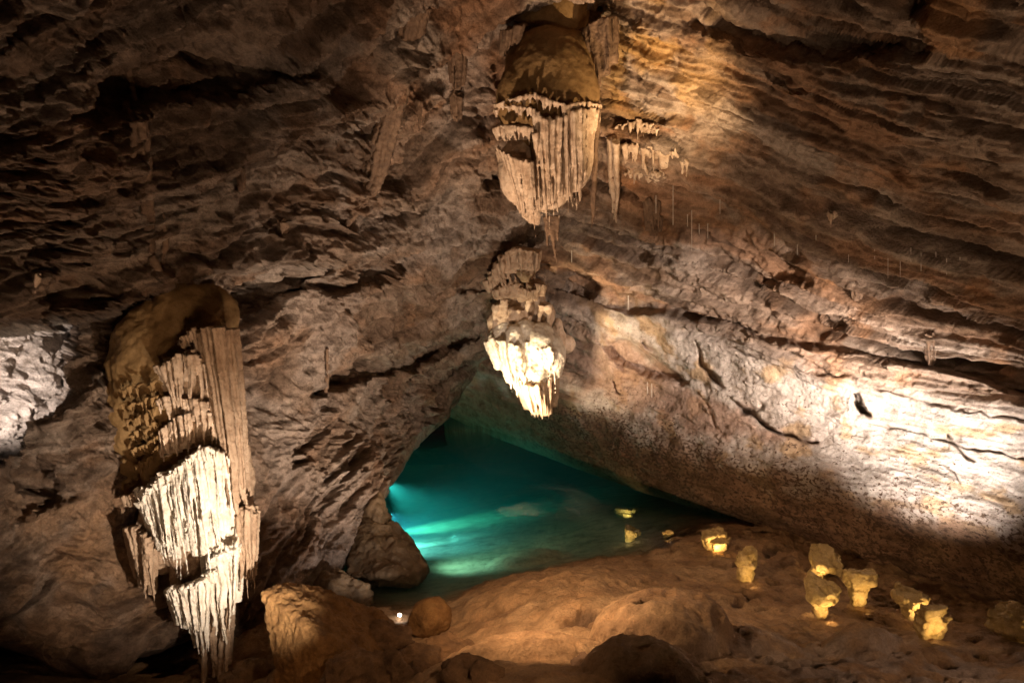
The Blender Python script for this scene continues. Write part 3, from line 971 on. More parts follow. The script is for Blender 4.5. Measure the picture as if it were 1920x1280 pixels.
# ---- the lower bright formation over the lake
YD, SH = 15.7, -.9
d_ = empty('hanging_formation', C(985, 560, 17.0))
tag(d_, 'smaller glowing white bulbous formation hanging over the lake, brightly floodlit', 'stalactite')
bg = Bag()
for (px, py, rx, ry, yy) in ((940, 605, 27, 34, 17), (985, 575, 20, 30, 17.1), (1022, 590, 22, 26, 17.2), (1046, 640, 16, 46, 17.5), (1005, 560, 18, 24, 17.3), (926, 628, 14, 20, 17.0), (1062, 645, 18, 20, 17.8), (965, 590, 22, 18, 16.9), (1000, 600, 40, 22, 17.4), (955, 570, 26, 14, 17.2)):
    bg.ball(C(px, py, yy), (R(rx, YD), R(min(rx, ry), YD), R(ry, YD)))
for (xa, ya, xb, yb, r0) in ((930, 570, 924, 622, 9), (945, 560, 944, 626, 9), (1028, 570, 1030, 628, 8), (1000, 535, 983, 600, 12), (1015, 570, 1008, 620, 8), (972, 580, 968, 636, 8), (992, 590, 990, 640, 7)):
    s = np.linspace(0, 1, 8)
    bg.tube(C(xa + (xb - xa) * s, ya + (yb - ya) * s, 16.75 + 0 * s), R(r0, YD) * (1 - .8 * s), 8)
bg.bake('upper_mass', M['calcite'], d_, voxel=.025, smooth=6, bumps=(.05, .3), fine=(.01, .06))
bg = Bag()
for (px, py, rx, ry, yy) in ((938, 638, 24, 30, 16.8), (965, 655, 26, 50, 16.6), (1012, 645, 32, 36, 16.65), (1030, 668, 32, 48, 16.7), (958, 690, 16, 26, 16.7), (975, 712, 16, 26, 16.7), (1005, 700, 34, 26, 16.6), (1000, 675, 44, 40, 16.9), (928, 640, 12, 18, 16.8), (990, 640, 14, 22, 16.6), (1040, 690, 16, 22, 16.6), (985, 622, 24, 26, 16.75), (1015, 626, 24, 24, 16.75), (948, 622, 20, 24, 16.8)):
    bg.ball(C(px, py, yy), (R(rx, YD), R(min(rx, ry), YD), R(ry, YD)))
curtain(bg, [(916, 630, 16.7), (945, 640, 16.45), (975, 650, 16.4), (990, 640, 16.5)], [(942, 690, 16.7), (960, 728, 16.5), (980, 745, 16.45), (1000, 720, 16.5)], 9, 5, rs=rs, jit=.3)
curtain(bg, [(1005, 655, 16.4), (1030, 650, 16.35), (1052, 665, 16.5)], [(1010, 715, 16.5), (1030, 738, 16.5), (1050, 705, 16.6)], 9, 3, rs=rs, jit=.5, bulge=.05)
bg.bake('bulb', M['pale'], d_, voxel=.022, smooth=5, bumps=(.03, .2), fine=(.008, .05))
bg = Bag()
curtain(bg, [(972, 712, 16.6), (1000, 722, 16.4), (1041, 705, 16.6)], [(990, 772, 16.6), (1010, 788, 16.5), (1026, 795, 16.5), (1037, 768, 16.6)], 10, 4.6, rs=rs, jit=.14, bulge=.1)
bg.bake('fringe', M['calcite'], d_, voxel=.02, smooth=1)
bg = Bag()
curtain(bg, [(915, 530, 16.6), (945, 478, 15.9), (975, 462, 15.6), (1010, 470, 15.8)], [(922, 556, 16.7), (950, 530, 15.9), (975, 512, 15.6), (1005, 520, 16.0)], 18, 4, rs=rs, jit=.5, wav=2)
curtain(bg, [(925, 545, 16.4), (960, 530, 16.1), (990, 545, 16.2), (1020, 530, 16.4)], [(930, 566, 16.5), (962, 560, 16.1), (990, 575, 16.2), (1018, 556, 16.4)], 16, 3.5, rs=rs, jit=.7)
for (px, py, rx, ry, yy) in ((950, 540, 26, 9, 16.8), (985, 508, 22, 22, 16.9), (935, 538, 18, 9, 16.8), (1005, 535, 18, 14, 16.9), (965, 490, 18, 18, 16.5)):
    bg.ball(C(px, py, yy), (R(rx, YD), R(rx * .7, YD), R(ry, YD)))
bg.bake('root', M['tan'], d_, voxel=.022, smooth=4, bumps=(.04, .3), fine=(.008, .07))

# ---- the floodlit drapery on the left wall
YF, SH = 8.3, 0.
w_ = empty('flowstone_drapery', C(390, 1250, 8.4))
tag(w_, 'tall white floodlit flowstone drapery on the left wall, fluted tiers under ochre dome', 'flowstone')
rs = random.Random(5)
bg = Bag()
for (px, py, rx, ry, yy) in ((298, 690, 102, 140, 9.25), (345, 610, 88, 92, 9.4), (395, 600, 62, 80, 9.5), (262, 770, 72, 120, 9.2), (330, 760, 78, 150, 9.0), (392, 700, 58, 140, 9.1), (345, 900, 88, 130, 9.05), (255, 850, 55, 100, 9.3)):
    bg.ball(C(px, py, yy), (R(rx, YF), R(min(rx, ry) * .75, YF), R(ry, YF)))
bg.bake('dome', M['ochre'], w_, voxel=.022, smooth=5, bumps=(.04, .35), fine=(.008, .05))
bg = Bag()
for (px, py, rx, ry, yy) in ((365, 1030, 60, 110, 8.85), (360, 970, 78, 110, 8.95), (300, 1010, 50, 80, 8.9), (385, 1130, 44, 90, 8.7), (350, 1110, 36, 70, 8.75), (450, 1010, 34, 70, 8.8), (400, 1230, 30, 90, 8.6), (455, 900, 24, 110, 8.9)):
    bg.ball(C(px, py, yy), (R(rx, YF), R(min(rx, ry) * .75, YF), R(ry, YF)))
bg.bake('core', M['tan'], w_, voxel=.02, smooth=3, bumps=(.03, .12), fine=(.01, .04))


def shelf(nm, mat, specs, voxel=.0105):
    bg = Bag()
    for a in specs:
        curtain(bg, *a[:4], **(a[4] if len(a) > 4 else {}), rs=rs)
    return bg.bake(nm, mat, w_, voxel=voxel, smooth=2, bumps=(.009, .06), fine=(.006, .022))


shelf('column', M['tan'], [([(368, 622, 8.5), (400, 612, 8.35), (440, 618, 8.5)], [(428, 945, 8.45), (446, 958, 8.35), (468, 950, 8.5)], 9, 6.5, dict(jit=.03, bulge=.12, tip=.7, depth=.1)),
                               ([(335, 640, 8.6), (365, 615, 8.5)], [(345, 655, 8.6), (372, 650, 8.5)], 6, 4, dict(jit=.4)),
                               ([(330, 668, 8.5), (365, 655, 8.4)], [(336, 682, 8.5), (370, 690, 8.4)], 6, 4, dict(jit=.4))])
for (t_, b_, n_) in (([(296, 690, 8.62), (330, 668, 8.45), (372, 664, 8.4), (400, 690, 8.5)], [(318, 735, 8.5), (342, 775, 8.35), (372, 790, 8.3), (405, 808, 8.45)], 14),
                     ([(292, 752, 8.66), (330, 742, 8.5), (375, 748, 8.42), (412, 770, 8.5)], [(300, 796, 8.55), (335, 792, 8.4), (375, 800, 8.3), (412, 825, 8.45)], 14),
                     ([(300, 806, 8.62), (350, 772, 8.42), (395, 774, 8.38), (426, 800, 8.45)], [(306, 872, 8.5), (345, 858, 8.3), (390, 850, 8.25), (425, 858, 8.4)], 17)):
    shelf('fringe', M['calcite'], [(t_, b_, n_, 4.4, dict(jit=.32, lip=1.6, depth=.16))])
# small dark fringes down the flank of the dome
shelf('flank_fringe', M['ochre'], [([(222 + 6 * k, 730 + 28 * k, 8.75), (262 + 4 * k, 722 + 27 * k, 8.6), (296, 715 + 24 * k, 8.55)], [(228 + 6 * k, 750 + 28 * k, 8.75), (264 + 4 * k, 746 + 27 * k, 8.62), (298, 735 + 24 * k, 8.57)], 14, 4, dict(jit=.5, depth=.14)) for k in range(6)], voxel=.015)
shelf('main_drapery', M['pale'], [([(280, 914, 8.5), (300, 886, 8.4), (325, 886, 8.3), (345, 862, 8.22), (366, 854, 8.2), (385, 838, 8.18), (408, 842, 8.22), (430, 856, 8.3)], [(304, 1005, 8.32), (318, 1040, 8.2), (338, 1050, 8.1), (358, 1066, 8.0), (380, 1092, 7.93), (402, 1080, 7.93), (424, 1045, 8.03), (440, 1010, 8.15)], 28, 5.0, dict(jit=.36, lip=1.6, bulge=.06, depth=.16)),
                                 ([(262, 945, 8.4), (285, 905, 8.35), (312, 905, 8.3)], [(270, 960, 8.4), (290, 930, 8.35), (318, 930, 8.3)], 8, 4, dict(jit=.5))])
shelf('drapery', M['pale'], [([(252, 915, 8.6), (280, 915, 8.48), (322, 920, 8.38)], [(300, 1045, 8.4), (318, 1068, 8.28), (342, 1082, 8.2)], 13, 4.6, dict(jit=.14, depth=.14))])
shelf('side_curtain', M['tan'], [([(236, 985, 8.6), (262, 990, 8.5), (285, 1020, 8.4)], [(266, 1100, 8.55), (275, 1130, 8.45), (290, 1142, 8.4)], 8, 4.5, dict(jit=.14)),
                                     ([(228, 930, 8.7), (250, 925, 8.6)], [(236, 955, 8.7), (256, 955, 8.6)], 5, 4, dict(jit=.4))])
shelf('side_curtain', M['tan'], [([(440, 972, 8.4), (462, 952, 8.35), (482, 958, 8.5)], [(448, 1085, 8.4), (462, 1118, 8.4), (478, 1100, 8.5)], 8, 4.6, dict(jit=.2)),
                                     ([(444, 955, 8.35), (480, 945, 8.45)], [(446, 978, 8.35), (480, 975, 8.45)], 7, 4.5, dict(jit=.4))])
shelf('lower_drapery', M['pale'], [([(314, 1106, 8.34), (332, 1100, 8.24), (350, 1098, 8.16), (370, 1090, 8.1), (392, 1084, 8.08)], [(338, 1180, 8.3), (366, 1200, 8.2), (388, 1188, 8.15)], 11, 5, dict(jit=.12)),
                                   ([(345, 1110, 8.35), (390, 1110, 8.3)], [(374, 1240, 8.2), (392, 1228, 8.15)], 6, 6, dict(jit=.08))])
shelf('lower_drapery', M['pale'], [([(384, 1030, 8.5), (404, 1020, 8.45), (425, 1000, 8.45), (452, 980, 8.5)], [(398, 1205, 8.15), (418, 1208, 8.1), (440, 1150, 8.2)], 8, 7, dict(jit=.1)),
                                   ([(380, 1075, 8.05), (405, 1070, 8.0)], [(384, 1095, 8.05), (404, 1098, 8.0)], 5, 5, dict(jit=.4))])
shelf('lip', M['pale'], [([(310, 1108, 8.3), (332, 1098, 8.16), (352, 1100, 8.08), (372, 1090, 8.02), (394, 1082, 8.0)], [(314, 1128, 8.32), (334, 1122, 8.18), (354, 1124, 8.1), (374, 1112, 8.04), (396, 1106, 8.02)], 20, 4.2, dict(jit=.6, lip=1.8, depth=.2)),
                         ([(392, 1046, 8.0), (420, 1034, 7.98), (452, 1022, 8.12)], [(394, 1066, 8.02), (422, 1058, 8.0), (452, 1044, 8.14)], 12, 4.2, dict(jit=.6, lip=1.8, depth=.2)),
                         ([(282, 908, 8.36), (312, 890, 8.22), (346, 862, 8.1), (385, 838, 8.04), (430, 856, 8.16)], [(284, 926, 8.36), (314, 912, 8.22), (348, 886, 8.1), (386, 864, 8.04), (430, 880, 8.18)], 30, 4., dict(jit=.6, lip=1.8, depth=.2))])
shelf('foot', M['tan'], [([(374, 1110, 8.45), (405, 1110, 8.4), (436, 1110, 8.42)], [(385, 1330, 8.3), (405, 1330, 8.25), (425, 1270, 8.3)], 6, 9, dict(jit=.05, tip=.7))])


# ---- dripstone fringes and single stalactites on the walls
def fringe_thing(name, label, cat, specs, mat, voxel, base, group=None, balls=()):
    bg = Bag()
    for a in specs:
        curtain(bg, *a[:4], **(a[4] if len(a) > 4 else {}), rs=rs)
    for (px, py, yy, rx, ry) in balls:
        bg.ball(C(px, py, yy), (R(rx, yy), R(min(rx, ry), yy), R(ry, yy)))
    o = bg.bake(name, mat, None, voxel=voxel, smooth=1)
    return tag(o, label, cat, group)


def on(fn, pts, off):
    return [(x, y, float(fn(x, y)) - off) for x, y in pts]


fringe_thing('drapery_fringe', 'peach coloured dripstone fringe on the right wall, just right of the great hanging formation', 'dripstone fringe',
             [(on(wr, [(1138, 250), (1165, 235), (1195, 226), (1236, 240)], .02), on(wr, [(1142, 268), (1168, 258), (1200, 256), (1236, 258)], .0), 24, 3.2, dict(jit=.7, depth=.12)),
              (on(wr, [(1150, 278), (1190, 268), (1240, 284), (1290, 304)], .03), on(wr, [(1156, 312), (1195, 322), (1240, 334), (1288, 330)], -.03), 34, 3.2, dict(jit=.6, depth=.12, wav=2)),
              (on(wr, [(1170, 322), (1200, 318), (1245, 330)], .03), on(wr, [(1172, 340), (1205, 352), (1245, 346)], -.03), 14, 2.6, dict(jit=.7, depth=.12, wav=2)),
              (on(wr, [(1142, 262), (1158, 262)], .2), on(wr, [(1146, 405), (1160, 430)], .1), 3, 6, dict(jit=.1))],
             M['calcite'], .016, None)
sg = 'single stalactites on the cave walls'
SINGLES = [  # px, py0, py1, radius px, wall, label, material
    (1226, 375, 462, 16, wr, 'stubby brown stalactite under the peach fringe on the right wall', 'brown'),
    (1562, 400, 447, 9, wr, 'small tan stalactite pair halfway up the dark right wall', 'calcite'),
    (1746, 628, 702, 11, wr, 'ragged brown stalactite cluster hanging over the bright slab', 'brown'),
    (1607, 535, 572, 10, wr, 'short dark stalactite stub above the pale slab', 'brown'),
    (858, 95, 190, 15, wl, 'upper brown stalactite in the red ceiling hollow left of the great formation', 'brown'),
    (856, 180, 242, 10, wl, 'slim brown stalactite hanging below another, left of the great formation', 'brown'),
    (785, 190, 250, 8, wl, 'thin dark stalactite on the ceiling beside the long brown flow', 'brown'),
    (530, 415, 448, 10, wl, 'small brown dripstone knob in the middle of the left wall', 'brown'),
    (452, 318, 372, 7, wl, 'single dark stalactite high on the left wall', 'brown'),
    (612, 655, 760, 4, wl, 'thin crooked brown dripstone rib low on the left wall', 'brown'),
    (68, 520, 558, 9, wl, 'small ochre dripstone teeth at the far left below the ceiling', 'calcite')]
for (px, pa, pb, r, fn, lab, mt) in SINGLES:
    y0 = min(fn(px, pa), fn(px, (pa + pb) / 2) + .1) - .04
    nf = 7 if r > 7 else 3
    specs = [([(px - r, pa, y0 + .06), (px, pa - 4, y0), (px + r, pa + 3, y0 + .06)], [(px - r * .7, pa + (pb - pa) * .75, y0 + .08), (px - 1, pb, y0 + .02), (px + r * .7, pa + (pb - pa) * .8, y0 + .08)], nf, r * .30, dict(jit=.35, depth=.06, wav=1.6)),
             ([(px - r * 1.1, pa - 5, y0 + .1), (px + r * 1.1, pa - 5, y0 + .1)], [(px - r * 1.1, pa + 8, y0 + .1), (px + r * 1.1, pa + 6, y0 + .1)], nf, r * .4, dict(jit=.6, depth=.06))]
    fringe_thing('stalactite', lab, 'stalactite', specs, M[mt], .014 if y0 < 12 else .018, None, sg)

# the long brown flow and the dark ribs on the left wall
BAND = [(778, 15, 24), (768, 60, 22), (752, 120, 20), (742, 175, 19), (730, 225, 18), (714, 275, 20), (703, 325, 17), (688, 365, 14), (664, 398, 10), (645, 430, 6)]
bg = Bag()
for k in range(9):
    off = (k - 4) / 4.
    px = np.array([b_[0] + off * b_[2] for b_ in BAND]) + 2 * noise3(np.c_[np.arange(10) * .6, np.full(10, k * 3.1), np.zeros(10)])
    py = np.array([b_[1] for b_ in BAND], float)
    yy = np.array([wl(b_[0], b_[1]) for b_ in BAND])
    yy = np.convolve(np.r_[yy[0], yy, yy[-1]], [.25, .5, .25], 'valid') + .05 + .10 * off * off + .05 * random.uniform(-1, 1)
    bg.tube(at(px, py, yy), np.array([b_[2] for b_ in BAND]) * .30 * yy / FPX, 8, flat=1.6)
tag(bg.bake('flowstone_band', M['brown'], None, voxel=.018, smooth=1, bumps=(.02, .09)), 'long dark brown flow curving down the ceiling left of the great formation', 'flowstone')
bg = Bag()
for k, pts in enumerate(([(232, 60, 3), (234, 100, 5), (246, 150, 5), (254, 200, 5), (256, 240, 3)], [(256, 215, 5), (262, 270, 8), (268, 330, 9), (272, 390, 8), (280, 440, 7), (288, 490, 4), (292, 522, 2)],
                         [(274, 220, 6), (278, 290, 6), (280, 350, 6), (284, 420, 5), (287, 470, 4)], [(262, 205, 5), (250, 230, 6), (251, 300, 5)], [(306, 400, 3), (312, 440, 5), (308, 480, 5), (300, 520, 3)])):
    p_ = np.array(pts, float)
    yy = np.array([wl(a_, b_) for a_, b_ in p_[:, :2]]) + .07
    p_[0, 2] *= .5
    bg.tube(at(p_[:, 0], p_[:, 1], yy), p_[:, 2] * yy / FPX, 8, flat=1.4)
bg.tube(at(np.array([258., 262, 270]), np.array([210., 230, 262]), np.array([wl(262, 230)] * 3)), np.array([.06, .07, .05]), 8)
bg.tube(at(np.array([284., 296, 304]), np.array([480., 505, 515]), np.array([wl(295, 505)] * 3)), np.array([.05, .06, .03]), 8)
tag(bg.bake('dripstone_rib', M['brown'], None, voxel=.016, smooth=1, bumps=(.015, .08)), 'tall thin brown dripstone rib on the dark upper left wall', 'dripstone rib')

# soda straws
sg = 'soda straws hanging from the right wall'
PT = Bag()
s = np.linspace(0, 1, 4)
k = 6
ST = [(1297, 400, 470), (1289, 408, 425), (1311, 425, 440), (1327, 425, 447), (1452, 438, 462), (1495, 462, 478), (1189, 325, 345), (1222, 725, 745), (1214, 722, 738), (1665, 485, 522), (1688, 490, 520), (1591, 470, 492),
      (1727, 480, 508), (1775, 490, 515), (1800, 488, 505), (1230, 372, 400), (1262, 350, 422), (1178, 560, 582), (1072, 470, 492), (1530, 430, 450), (1640, 468, 486), (1755, 478, 496), (1350, 380, 402), (1708, 470, 492)]
spots = [(p, 'right wall') for p in ST]
for i, (px, pa, pb) in enumerate(ST):
    y0 = wr(px, pa - 4) - .05 if px > 930 else wl(px, pa - 4) - .05
    n = 5
    t = np.linspace(0, 1, n)
    bgs = Bag()
    bgs.tube(at(px + 0 * t, pa - 6 + (pb - pa + 6) * t, y0 + 0 * t), R(.8, y0) * (1 - .3 * t), 6)
    me_v, me_f = np.concatenate(bgs.v), bgs.f
    me = bpy.data.meshes.new('soda_straw')
    me.from_pydata([tuple(q) for q in me_v], [], me_f)
    me.materials.append(M['straw'])
    o = bpy.data.objects.new('soda_straw', me)
    COL.objects.link(o)
    tag(o, 'thin white soda straw hanging from the right wall', 'soda straw', sg)


# ------------------------------------------------------------------ boulders
def hull_rock(name, label, cat, pts, mat, voxel=.035, rough=.05, rs_=.3, group=None, world=None, fine=.018, smooth=1):
    sets = [np.array([at(*p) for p in pts])] if world is None else world
    v, f = np.zeros((0, 3)), []
    for P in sets:
        bm = bmesh.new()
        for p in P:
            bm.verts.new(p)
        bmesh.ops.convex_hull(bm, input=bm.verts)
        bmesh.ops.delete(bm, geom=[q for q in bm.verts if not q.link_faces], context='VERTS')
        bm.verts.index_update()
        f += [tuple(q.index + len(v) for q in fc.verts) for fc in bm.faces]
        v = np.r_[v, np.array([q.co[:] for q in bm.verts])]
        bm.free()
    v, nr, f = remeshed(v, f, voxel, smooth)
    h = rough * fbm(v / rs_ + 3, 4) + fine * ridged(v / .09, 2) + rough * .8 * (sstep(0, .06, fbm(v / (rs_ * 1.4) + 9, 3)) - .5)
    v = v + nr * h[:, None]
    return tag(link_mesh(name, v, f, mat), label, cat, group)


def round_rock(name, label, cat, c, r, mat, seed=0., rough=.08, sc=.4, lv=5, group=None, planes=0):
    bm = bmesh.new()
    bmesh.ops.create_icosphere(bm, subdivisions=lv, radius=1)
    v = np.array([q.co[:] for q in bm.verts])
    f = np.array([[q.index for q in fc.verts] for fc in bm.faces])
    bm.free()
    rg = np.random.default_rng(int(seed * 10) + 1)
    rad = np.ones(len(v))
    for i in range(planes):
        n = rg.normal(size=3)
        n /= np.linalg.norm(n)
        d = rg.uniform(.68, .9)
        dn = v @ n
        rad = np.where(dn > .05, np.minimum(rad, d / np.maximum(dn, .05)), rad)
    p = v * rad[:, None] * np.asarray(r)
    nrm = v / np.asarray(r)
    nrm /= np.linalg.norm(nrm, axis=1)[:, None]
    h = rough * fbm(p / sc + seed, 4) + rough * .25 * ridged(p / (sc * .3) + seed, 2)
    p = p + nrm * h[:, None] + np.asarray(c)
    return tag(link_mesh(name, p, f, mat), label, cat, group)


bgp = 'boulders piled in the foreground'
# the big slab with its orange broken face
hull_rock('boulder', 'large slab boulder with an orange broken face, in the left foreground', 'boulder',
          [(492, 1112, 7.6), (532, 1090, 7.9), (600, 1100, 8.2), (740, 1160, 8.6), (560, 1150, 7.35), (592, 1190, 7.1), (602, 1300, 6.9), (520, 1290, 7.3), (500, 1170, 7.5), (700, 1250, 7.3), (720, 1310, 7.3), (560, 1110, 8.6), (740, 1300, 8.6)], M['orange'], voxel=.02, rough=.03, rs_=.3, group=bgp, smooth=1)
hull_rock('boulder', 'dark broken boulder along the bottom edge in front of the orange slab', 'boulder',
          [(618, 1240, 6.55), (690, 1228, 6.5), (722, 1222, 6.8), (630, 1218, 6.9), (580, 1330, 6.3), (730, 1330, 6.4), (590, 1330, 7.0), (720, 1330, 7.0)], M['boulder'], voxel=.022, rough=.06, group=bgp)
hull_rock('boulder', 'pointed dark boulder standing next to the flat brown boulder at bottom centre', 'boulder',
          [(728, 1200, 6.9), (745, 1225, 6.7), (765, 1260, 6.6), (770, 1330, 6.5), (710, 1330, 6.5), (712, 1240, 6.7), (760, 1320, 7.1), (720, 1300, 7.1)], M['boulder'], voxel=.02, rough=.05, group=bgp)
hull_rock('boulder', 'flat topped brown boulder with a pale upper face at bottom centre', 'boulder',
          [(745, 1220, 7.2), (790, 1205, 7.5), (825, 1212, 7.4), (818, 1235, 7.1), (760, 1240, 7.0), (750, 1310, 7.0), (830, 1310, 7.1), (790, 1300, 7.7)], M['boulder'], voxel=.02, rough=.035, group=bgp)
hull_rock('boulder', 'angular brown boulder on the right end of the foreground pile', 'boulder',
          [(800, 1195, 7.8), (845, 1180, 8.0), (885, 1200, 7.9), (895, 1240, 7.5), (870, 1290, 7.2), (800, 1260, 7.2), (790, 1230, 7.4), (850, 1300, 8.0)], M['boulder'], voxel=.022, rough=.05, group=bgp)
hull_rock('boulder', 'small angular boulder in the middle of the pile behind the pointed one', 'boulder',
          [(690, 1172, 8.0), (720, 1160, 8.2), (765, 1180, 8.1), (775, 1205, 7.8), (700, 1215, 7.7), (690, 1200, 7.8), (740, 1220, 8.3)], M['boulder'], voxel=.02, rough=.05, group=bgp)
for (px, py, zz, r, sd_, lab) in ((868, 1268, 1.6, .24, 2, 'brown lump at the foot of the angular boulder'), (905, 1272, 1.7, .2, 3, 'small lump right of the angular boulder at the bottom edge'),
                                  (470, 1268, 1.3, .26, 4, 'dark lump below the foot of the white drapery'), (540, 1275, 1.35, .22, 5, 'dark lump against the base of the orange slab'), (780, 1262, 1.5, .15, 6, 'small broken stone beside the flat topped boulder'), (440, 1285, 1.3, .2, 8, 'dark stone at the bottom edge left of the other lumps')):
    c = on_floor(px, py)
    round_rock('boulder', lab, 'boulder', c, (r, r * .9, r * .75), M['boulder'], seed=sd_ * 3.1, rough=.07, sc=.2, lv=4, group=bgp, planes=9)
c = on_floor(803, 1188) + np.array([0, .15, .16])
round_rock('rounded_boulder', 'smooth rounded boulder with a flat top on the near shore of the lake', 'boulder', c, (.30, .32, .27), M['orange'], seed=4.4, rough=.05, sc=.4, planes=5)
hull_rock('boulder', 'black shadowed boulder at the bottom edge under the rounded flowstone mound', 'boulder',
          [(1060, 1262, 6.2), (1100, 1225, 6.5), (1140, 1218, 6.6), (1185, 1250, 6.4), (1200, 1330, 6.1), (1030, 1330, 6.0), (1100, 1330, 6.7)], M['brown'], voxel=.022, rough=.05, group=bgp)
# rounded rock standing at the left edge of the water
hull_rock('lakeside_boulder', 'large dark olive rounded boulder in the water under the left wall', 'boulder',
          [(688, 955, 12.6), (735, 985, 12.5), (760, 998, 12.4), (784, 1030, 12.0), (796, 1066, 11.6), (790, 1090, 11.4), (690, 1090, 11.0), (650, 1075, 11.2), (660, 1000, 12.0), (730, 1075, 10.9), (720, 1000, 14), (790, 1060, 13.5), (700, 1090, 13.5)], M['olive'], voxel=.035, rough=.09, rs_=.5)
c = atz(712, 975, .5)
round_rock('lakeside_boulder', 'brown rock with a cracked edge wedged between the left wall and the lake', 'boulder', c + np.array([-.15, .2, -.1]), (.36, .5, .55), M['olive'], seed=7.2, rough=.12, sc=.35, planes=7)
c = atz(640, 1120, .1)
round_rock('lakeside_boulder', 'low brown rock at the foot of the left wall beside the lake', 'boulder', c, (.5, .45, .42), M['olive'], seed=9.2, rough=.12, sc=.35, planes=7)


# ------------------------------------------------------------------ lit calcite cones on the right shore
def cone_rock(pxc, pyt, pyb, wpx, zb, label, seed, narrow=.3, lean=0., slab=False, mat='cone'):
    """a goblet shaped calcite cone: broad knobbly top on a narrow foot"""
    foot = on_floor(pxc + lean * wpx, pyb)
    Y = foot[1]
    top = at(pxc, pyt, Y + .1)
    hgt = max(top[2] - foot[2], .12)
    rt = wpx * .54 * Y / FPX
    rg = np.random.default_rng(seed)
    cap, stem = [], []
    n1 = int(rg.integers(6, 9))
    tl = rg.uniform(-.3, .3, 2)
    for q in range(n1):
        g = 2 * math.pi * (q + rg.uniform(-.35, .35)) / n1
        rr = rt * rg.uniform(.72, 1.1)
        dx, dy = rr * math.cos(g), rr * math.sin(g) * .8
        zt = foot[2] + hgt * rg.uniform(.86, 1.02) + tl[0] * dx + tl[1] * dy
        cap.append((top[0] + dx, foot[1] + dy, zt))
        cap.append((top[0] + dx * .98, foot[1] + dy * .98, zt - hgt * rg.uniform(.18, .42)))
    for q in range(4):
        g = 2 * math.pi * q / 4 + .5
        cap.append((top[0] + rt * .45 * math.cos(g), foot[1] + rt * .4 * math.sin(g), foot[2] + hgt * .42))
    for q in range(6):
        g = 2 * math.pi * (q + rg.uniform(-.3, .3)) / 6
        rr = rt * narrow * rg.uniform(.7, 1.15)
        stem.append((foot[0] + rr * 1.1 * math.cos(g), foot[1] + rr * 1.1 * math.sin(g) * .8, foot[2] - .06))
        stem.append((top[0] + rr * 1.9 * math.cos(g), foot[1] + rr * 1.9 * math.sin(g) * .8, foot[2] + hgt * .6))
    hull_rock('calcite_cone', label, 'calcite cone', None, M[mat], voxel=.014, rough=.028, rs_=.14, group='lit calcite cones on the right shore', world=[cap, stem], fine=.006, smooth=2)
    return foot


cones = [(1172, 950, 966, 44, -.25, 'flat straw coloured calcite bowl under the green water nearest the slab', .6, 0),
         (1184, 986, 1017, 34, -.2, 'dim calcite cone lit at its foot under the green water', .4, -.2),
         (1250, 993, 1009, 24, .0, 'tiny bright calcite cone at the water edge', .4, 0),
         (1337, 990, 1028, 48, .08, 'glowing golden calcite block standing alone on the shore', .75, 0),
         (1397, 1026, 1084, 46, .2, 'dark calcite cone whose foot alone is lit, right of the golden block', .55, 0),
         (1545, 1034, 1078, 82, .3, 'broad calcite cone tucked under the slab edge, rearmost of its cluster', .35, -.25),
         (1532, 1086, 1156, 76, .42, 'biggest goblet shaped calcite cone with a bright lamp at its foot', .28, .15),
         (1604, 1060, 1130, 66, .35, 'tall shaded calcite cone behind the biggest goblet', .35, 0),
         (1700, 1104, 1150, 78, .4, 'wide pale calcite cone in the right pair with scalloped rim', .4, .1),
         (1740, 1128, 1194, 52, .5, 'narrow bright calcite slab leaning in the right pair', .7, 0),
         (1893, 1146, 1196, 110, .5, 'long low calcite ledge cut by the right edge of the picture', .5, .3)]
feet = []
for i, (a, b_, c_, w, z, lab, nw, ln) in enumerate(cones):
    feet.append(cone_rock(a, b_, c_, w, z, lab, 30 + i, narrow=nw, lean=ln))

# ------------------------------------------------------------------ lamps
def emit(name, col, s):
    m, nt, b = new_mat(name)
    b.inputs['Base Color'].default_value = (.8, .8, .8, 1)
    b.inputs['Emission Color'].default_value = (*col, 1)
    b.inputs['Emission Strength'].default_value = s
    return m


M['lens'] = emit('lamp_lens', (1, .9, .82), 30)
mm, nt, bb_ = new_mat('lamp_metal')
bb_.inputs['Base Color'].default_value = (.05, .05, .05, 1)
bb_.inputs['Metallic'].default_value = .8
bb_.inputs['Roughness'].default_value = .45
M['metal'] = mm


def look(o, target):
    d = V(target) - o.location
    o.rotation_euler = d.to_track_quat('-Z', 'Y').to_euler()


def spot(name, pos, target, power, angle, blend=.6, col=(1, .8, .6), size=.06):
    l = bpy.data.lights.new(name, 'SPOT')
    l.energy = power
    l.spot_size = math.radians(angle)
    l.spot_blend = blend
    l.color = col
    l.shadow_soft_size = size
    o = bpy.data.objects.new(name, l)
    COL.objects.link(o)
    o.location = V(pos)
    look(o, target)
    return o


def point(name, pos, power, col, size=.04):
    l = bpy.data.lights.new(name, 'POINT')
    l.energy = power
    l.color = col
    l.shadow_soft_size = size
    o = bpy.data.objects.new(name, l)
    COL.objects.link(o)
    o.location = V(pos)
    return o


WARM, PEACH, WHITE = (1, .70, .42), (1, .70, .47), (1, .86, .78)
# flood at the near shore for the left wall (its lamp shows as a white point)
lp = on_floor(750, 1158) + np.array([0, 0, .05])
spot('shore_flood', lp + np.array([0, 0, .22]), at(640, 760, 12.0), 90, 130, .8, WHITE, .05)
spot('wall_flood', above(-.2, 8.9, .35), at(720, 640, 13.2), 1500, 92, 1.0, (1, .78, .60), .06)
# upper formation, from below and left
spot('formation_flood', above(-1.5, 7.4, .4), at(1020, 290, 11.5), 2300, 52, 1., PEACH, .06)
